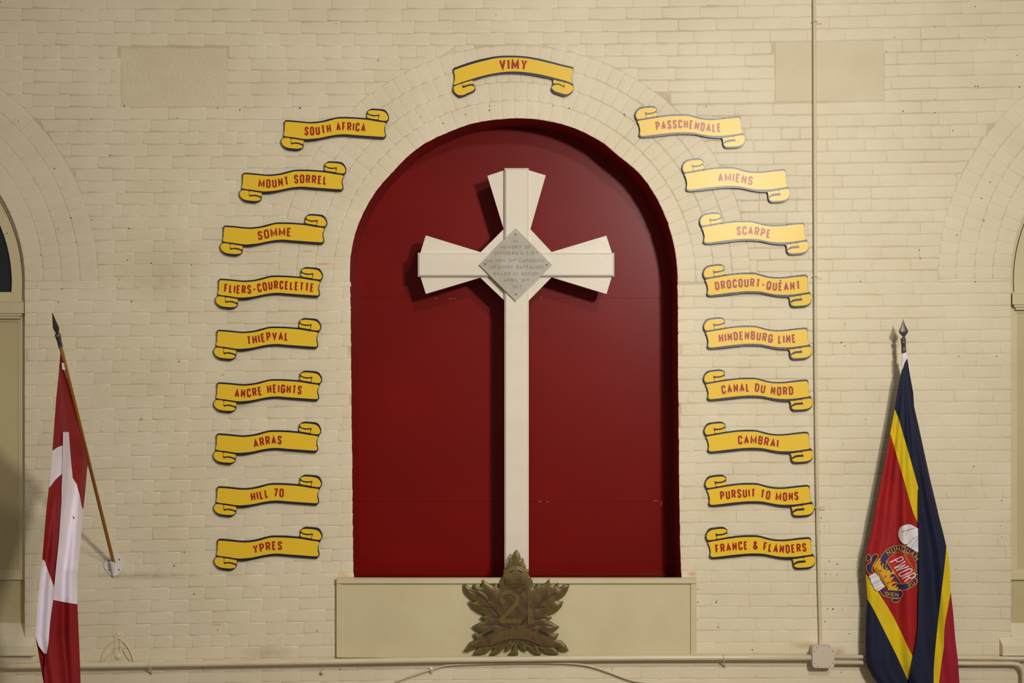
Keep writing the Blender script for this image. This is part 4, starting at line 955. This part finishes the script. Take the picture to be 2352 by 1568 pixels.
# emblem worked on the red field
def E(p): return (1980+p[0]/7.467, 1190+p[1]/7.467)
em = region('emblem_garter', [E(p) for p in arc(655, 850, 385, 392, 0, 350, 35)], M_bnavy, fr_, flagR, .0030, 4)
em['label'] = 'round navy emblem with gold lettering'
def epart(name, poly, mat, o, grid=3.5): return region(name, [E(p) for p in poly], mat, em, flagR, o, grid)
def eline(g, pts, wd, o, closed=False): ribbon(g, [E(p) for p in pts], wd, o, None, flagR, closed)
g = G(); eline(g, arc(655, 850, 380, 388, 0, 350, 44), 2.0, .0040, True); g.build('gold_cord', M_goldd, em)
epart('red_disc', arc(668, 850, 268, 275, 0, 350, 35), M_bred, .0042)
g = G(); eline(g, arc(668, 850, 268, 275, 0, 350, 44), 1.5, .0052, True)
eline(g, [(705, 590), (910, 930)], 1.8, .0054); eline(g, [(722, 590), (922, 912)], .8, .0054); eline(g, [(410, 720), (670, 1110)], 2.4, .0054); g.build('gold_bar', M_goldd, em)
epart('navy_ground', [(395, 725), (425, 690), (445, 760), (660, 1100), (620, 1120), (500, 1000), (400, 860)], M_bnavy, .0050)
g = G()
du = Vector((.60, .80)); up = Vector((.90, -.44))
def fpw(u, v):
    p = Vector(E((462, 752)))+du*u+up*v; return (p.x, p.y)
write(g, 'PWOR', 0, 58, 33, 2.6, fpw, .0058, None, flagR, gap=.13, each=lambda gg: gg.build('letter', M_bwhite, em))
g = G()
def ring_text(text, a0, a1, r, H, t, flip=False):
    cx, cy = E((655, 850)); lay, tot = layout(text, .2)
    for ch, x, wd, s in lay:
        f = (x+wd/2)/tot; a = math.radians(a0+(a1-a0)*f); c = (cx+r*math.cos(a), cy-r*math.sin(a))
        o = Vector((math.cos(a), -math.sin(a))); tn = Vector((-o.y, o.x)) if not flip else Vector((o.y, -o.x)); upv = o if not flip else -o
        for si, pl in enumerate(GL[ch][1]):
            pts = []
            for gx, gy in pl:
                q = Vector(c)+tn*((gx-.5)*wd*H*1.25)+upv*((gy-.5)*H); pts.append((q.x, q.y))
            ribbon(g, pts, t, .0052+si*.0003, None, flagR)
ring_text('NUNQUAM', 133, 25, 43.8, 10.5, 1.6)
ring_text('CEDE', 340, 292, 43.5, 9.5, 1.5, False)
g.build('gold_lettering', M_gold, em)
# coronet
epart('coronet', [(285, 680), (320, 700), (290, 740), (330, 735), (310, 790), (330, 800), (375, 775), (360, 850), (390, 880), (400, 840), (440, 850), (420, 900), (470, 880), (500, 940), (530, 880), (575, 950), (500, 960), (470, 1020), (560, 1000), (510, 1060), (480, 1100), (620, 1090), (520, 1130), (510, 1170), (600, 1130), (560, 1190), (630, 1180), (600, 1230), (670, 1215), (660, 1245), (450, 1230), (420, 1190), (200, 860), (210, 790), (270, 720)], M_gold, .0062)
g = G(); eline(g, [(225, 850), (440, 1205)], 1.0, .0074); eline(g, [(245, 840), (455, 1190)], .6, .0074)
for p in ((320, 900), (400, 1000), (450, 1105)): eline(g, arc(p[0], p[1], 18, 18, 0, 330, 10), .8, .0074, True)
for p, q in (((330, 800), (350, 815)), ((395, 860), (410, 875)), ((530, 1050), (560, 1045)), ((540, 1140), (570, 1135))): eline(g, [p, q], 2.4, .0074)
g.build('coronet_detail', M_brzd, em)
# feathers
f1 = epart('feather', smooth_poly([(700, 430), (640, 350), (625, 250), (660, 160), (740, 115), (830, 105), (900, 140), (960, 175), (985, 190), (985, 310), (920, 320), (850, 370), (800, 430), (750, 445)], 3), M_bwhite, .0066)
g = G(); eline(g, smooth_poly([(745, 300), (780, 230), (850, 180), (910, 165)], 4, False), .9, .0078); eline(g, smooth_poly([(985, 305), (900, 330), (840, 385), (800, 435)], 4, False), .8, .0078)
for k in range(9):
    x = 660+k*22; eline(g, [(x, 200-k*5+20), (x+45, 240-k*8)], .45, .0078)
eline(g, [(845, 510), (900, 410), (955, 340)], .7, .0078)
for k in range(7): eline(g, [(890+k*6, 500-k*22), (975, 470-k*24)], .45, .0078)
f2 = epart('feather', [(765, 470), (800, 430), (860, 370), (930, 320), (985, 305), (985, 590), (930, 570), (850, 520)], M_bwhite, .0064)
g.build('feather_vein', M_bgrey, em)
q = epart('quill', [(118, 995), (235, 930), (250, 965), (290, 1000), (310, 1050), (350, 1110), (395, 1170), (350, 1200), (275, 1250), (215, 1220), (195, 1160), (165, 1120), (150, 1060)], M_bwhite, .0068)
g = G(); eline(g, [(165, 1120), (300, 1055)], .7, .008); eline(g, [(215, 1175), (345, 1100)], .7, .008)
for k in range(6): eline(g, [(130+k*22, 1010-k*6), (150+k*22, 1040-k*8)], .4, .008); eline(g, [(175+k*22, 1110-k*8), (195+k*22, 1150-k*10)], .4, .008); eline(g, [(225+k*22, 1205-k*8), (245+k*22, 1235-k*10)], .4, .008)
g.build('quill_line', M_bgrey, em)
# ribbon scrolls ICH / DIEN
epart('ribbon', [(75, 880), (80, 800), (140, 740), (90, 700), (85, 640), (150, 612), (200, 620), (270, 625), (275, 680), (230, 740), (190, 830), (180, 880), (160, 955), (100, 930)], M_bnavy, .0056)
epart('ribbon', [(325, 1200), (400, 1225), (560, 1245), (660, 1235), (695, 1265), (700, 1320), (660, 1390), (620, 1435), (540, 1435), (500, 1410), (560, 1375), (400, 1345), (350, 1290)], M_bnavy, .0058)
g = G(); eline(g, smooth_poly([(75, 880), (80, 800), (150, 740), (155, 660), (120, 615), (75, 650), (85, 730), (150, 700), (180, 640), (240, 610), (275, 640), (230, 730), (180, 830), (170, 900), (200, 925)], 3, False), 1.5, .0072)
eline(g, smooth_poly([(80, 880), (110, 940), (160, 965)], 3, False), 1.3, .0072)
eline(g, smooth_poly([(310, 1240), (350, 1310), (420, 1350), (600, 1370), (680, 1350), (700, 1280), (670, 1235)], 3, False), 1.5, .0072)
eline(g, smooth_poly([(650, 1365), (650, 1410), (600, 1440), (530, 1435), (500, 1400), (540, 1375), (620, 1378)], 3, False), 1.5, .0072)
def fd(u, v): a = E((400, 1322)); return (a[0]+u-.06*v, a[1]+.11*u-v)
write(g, 'DIEN', 0, 31, 8.6, 1.5, fd, .0074, None, flagR)
def fi(u, v): a = E((225, 740)); return (a[0]-.62*u-.35*v*.0+v*(-.75)*.0+v*.75*(-1)*0-.0+v*-.1, a[1]+.78*u-v*.1) if False else (a[0]-.55*u-.75*v+6, a[1]+.80*u-.5*v)
write(g, 'ICH', 0, 15, 7, 1.3, fi, .0074, None, flagR)
g.build('ribbon_lettering', M_gold, em)
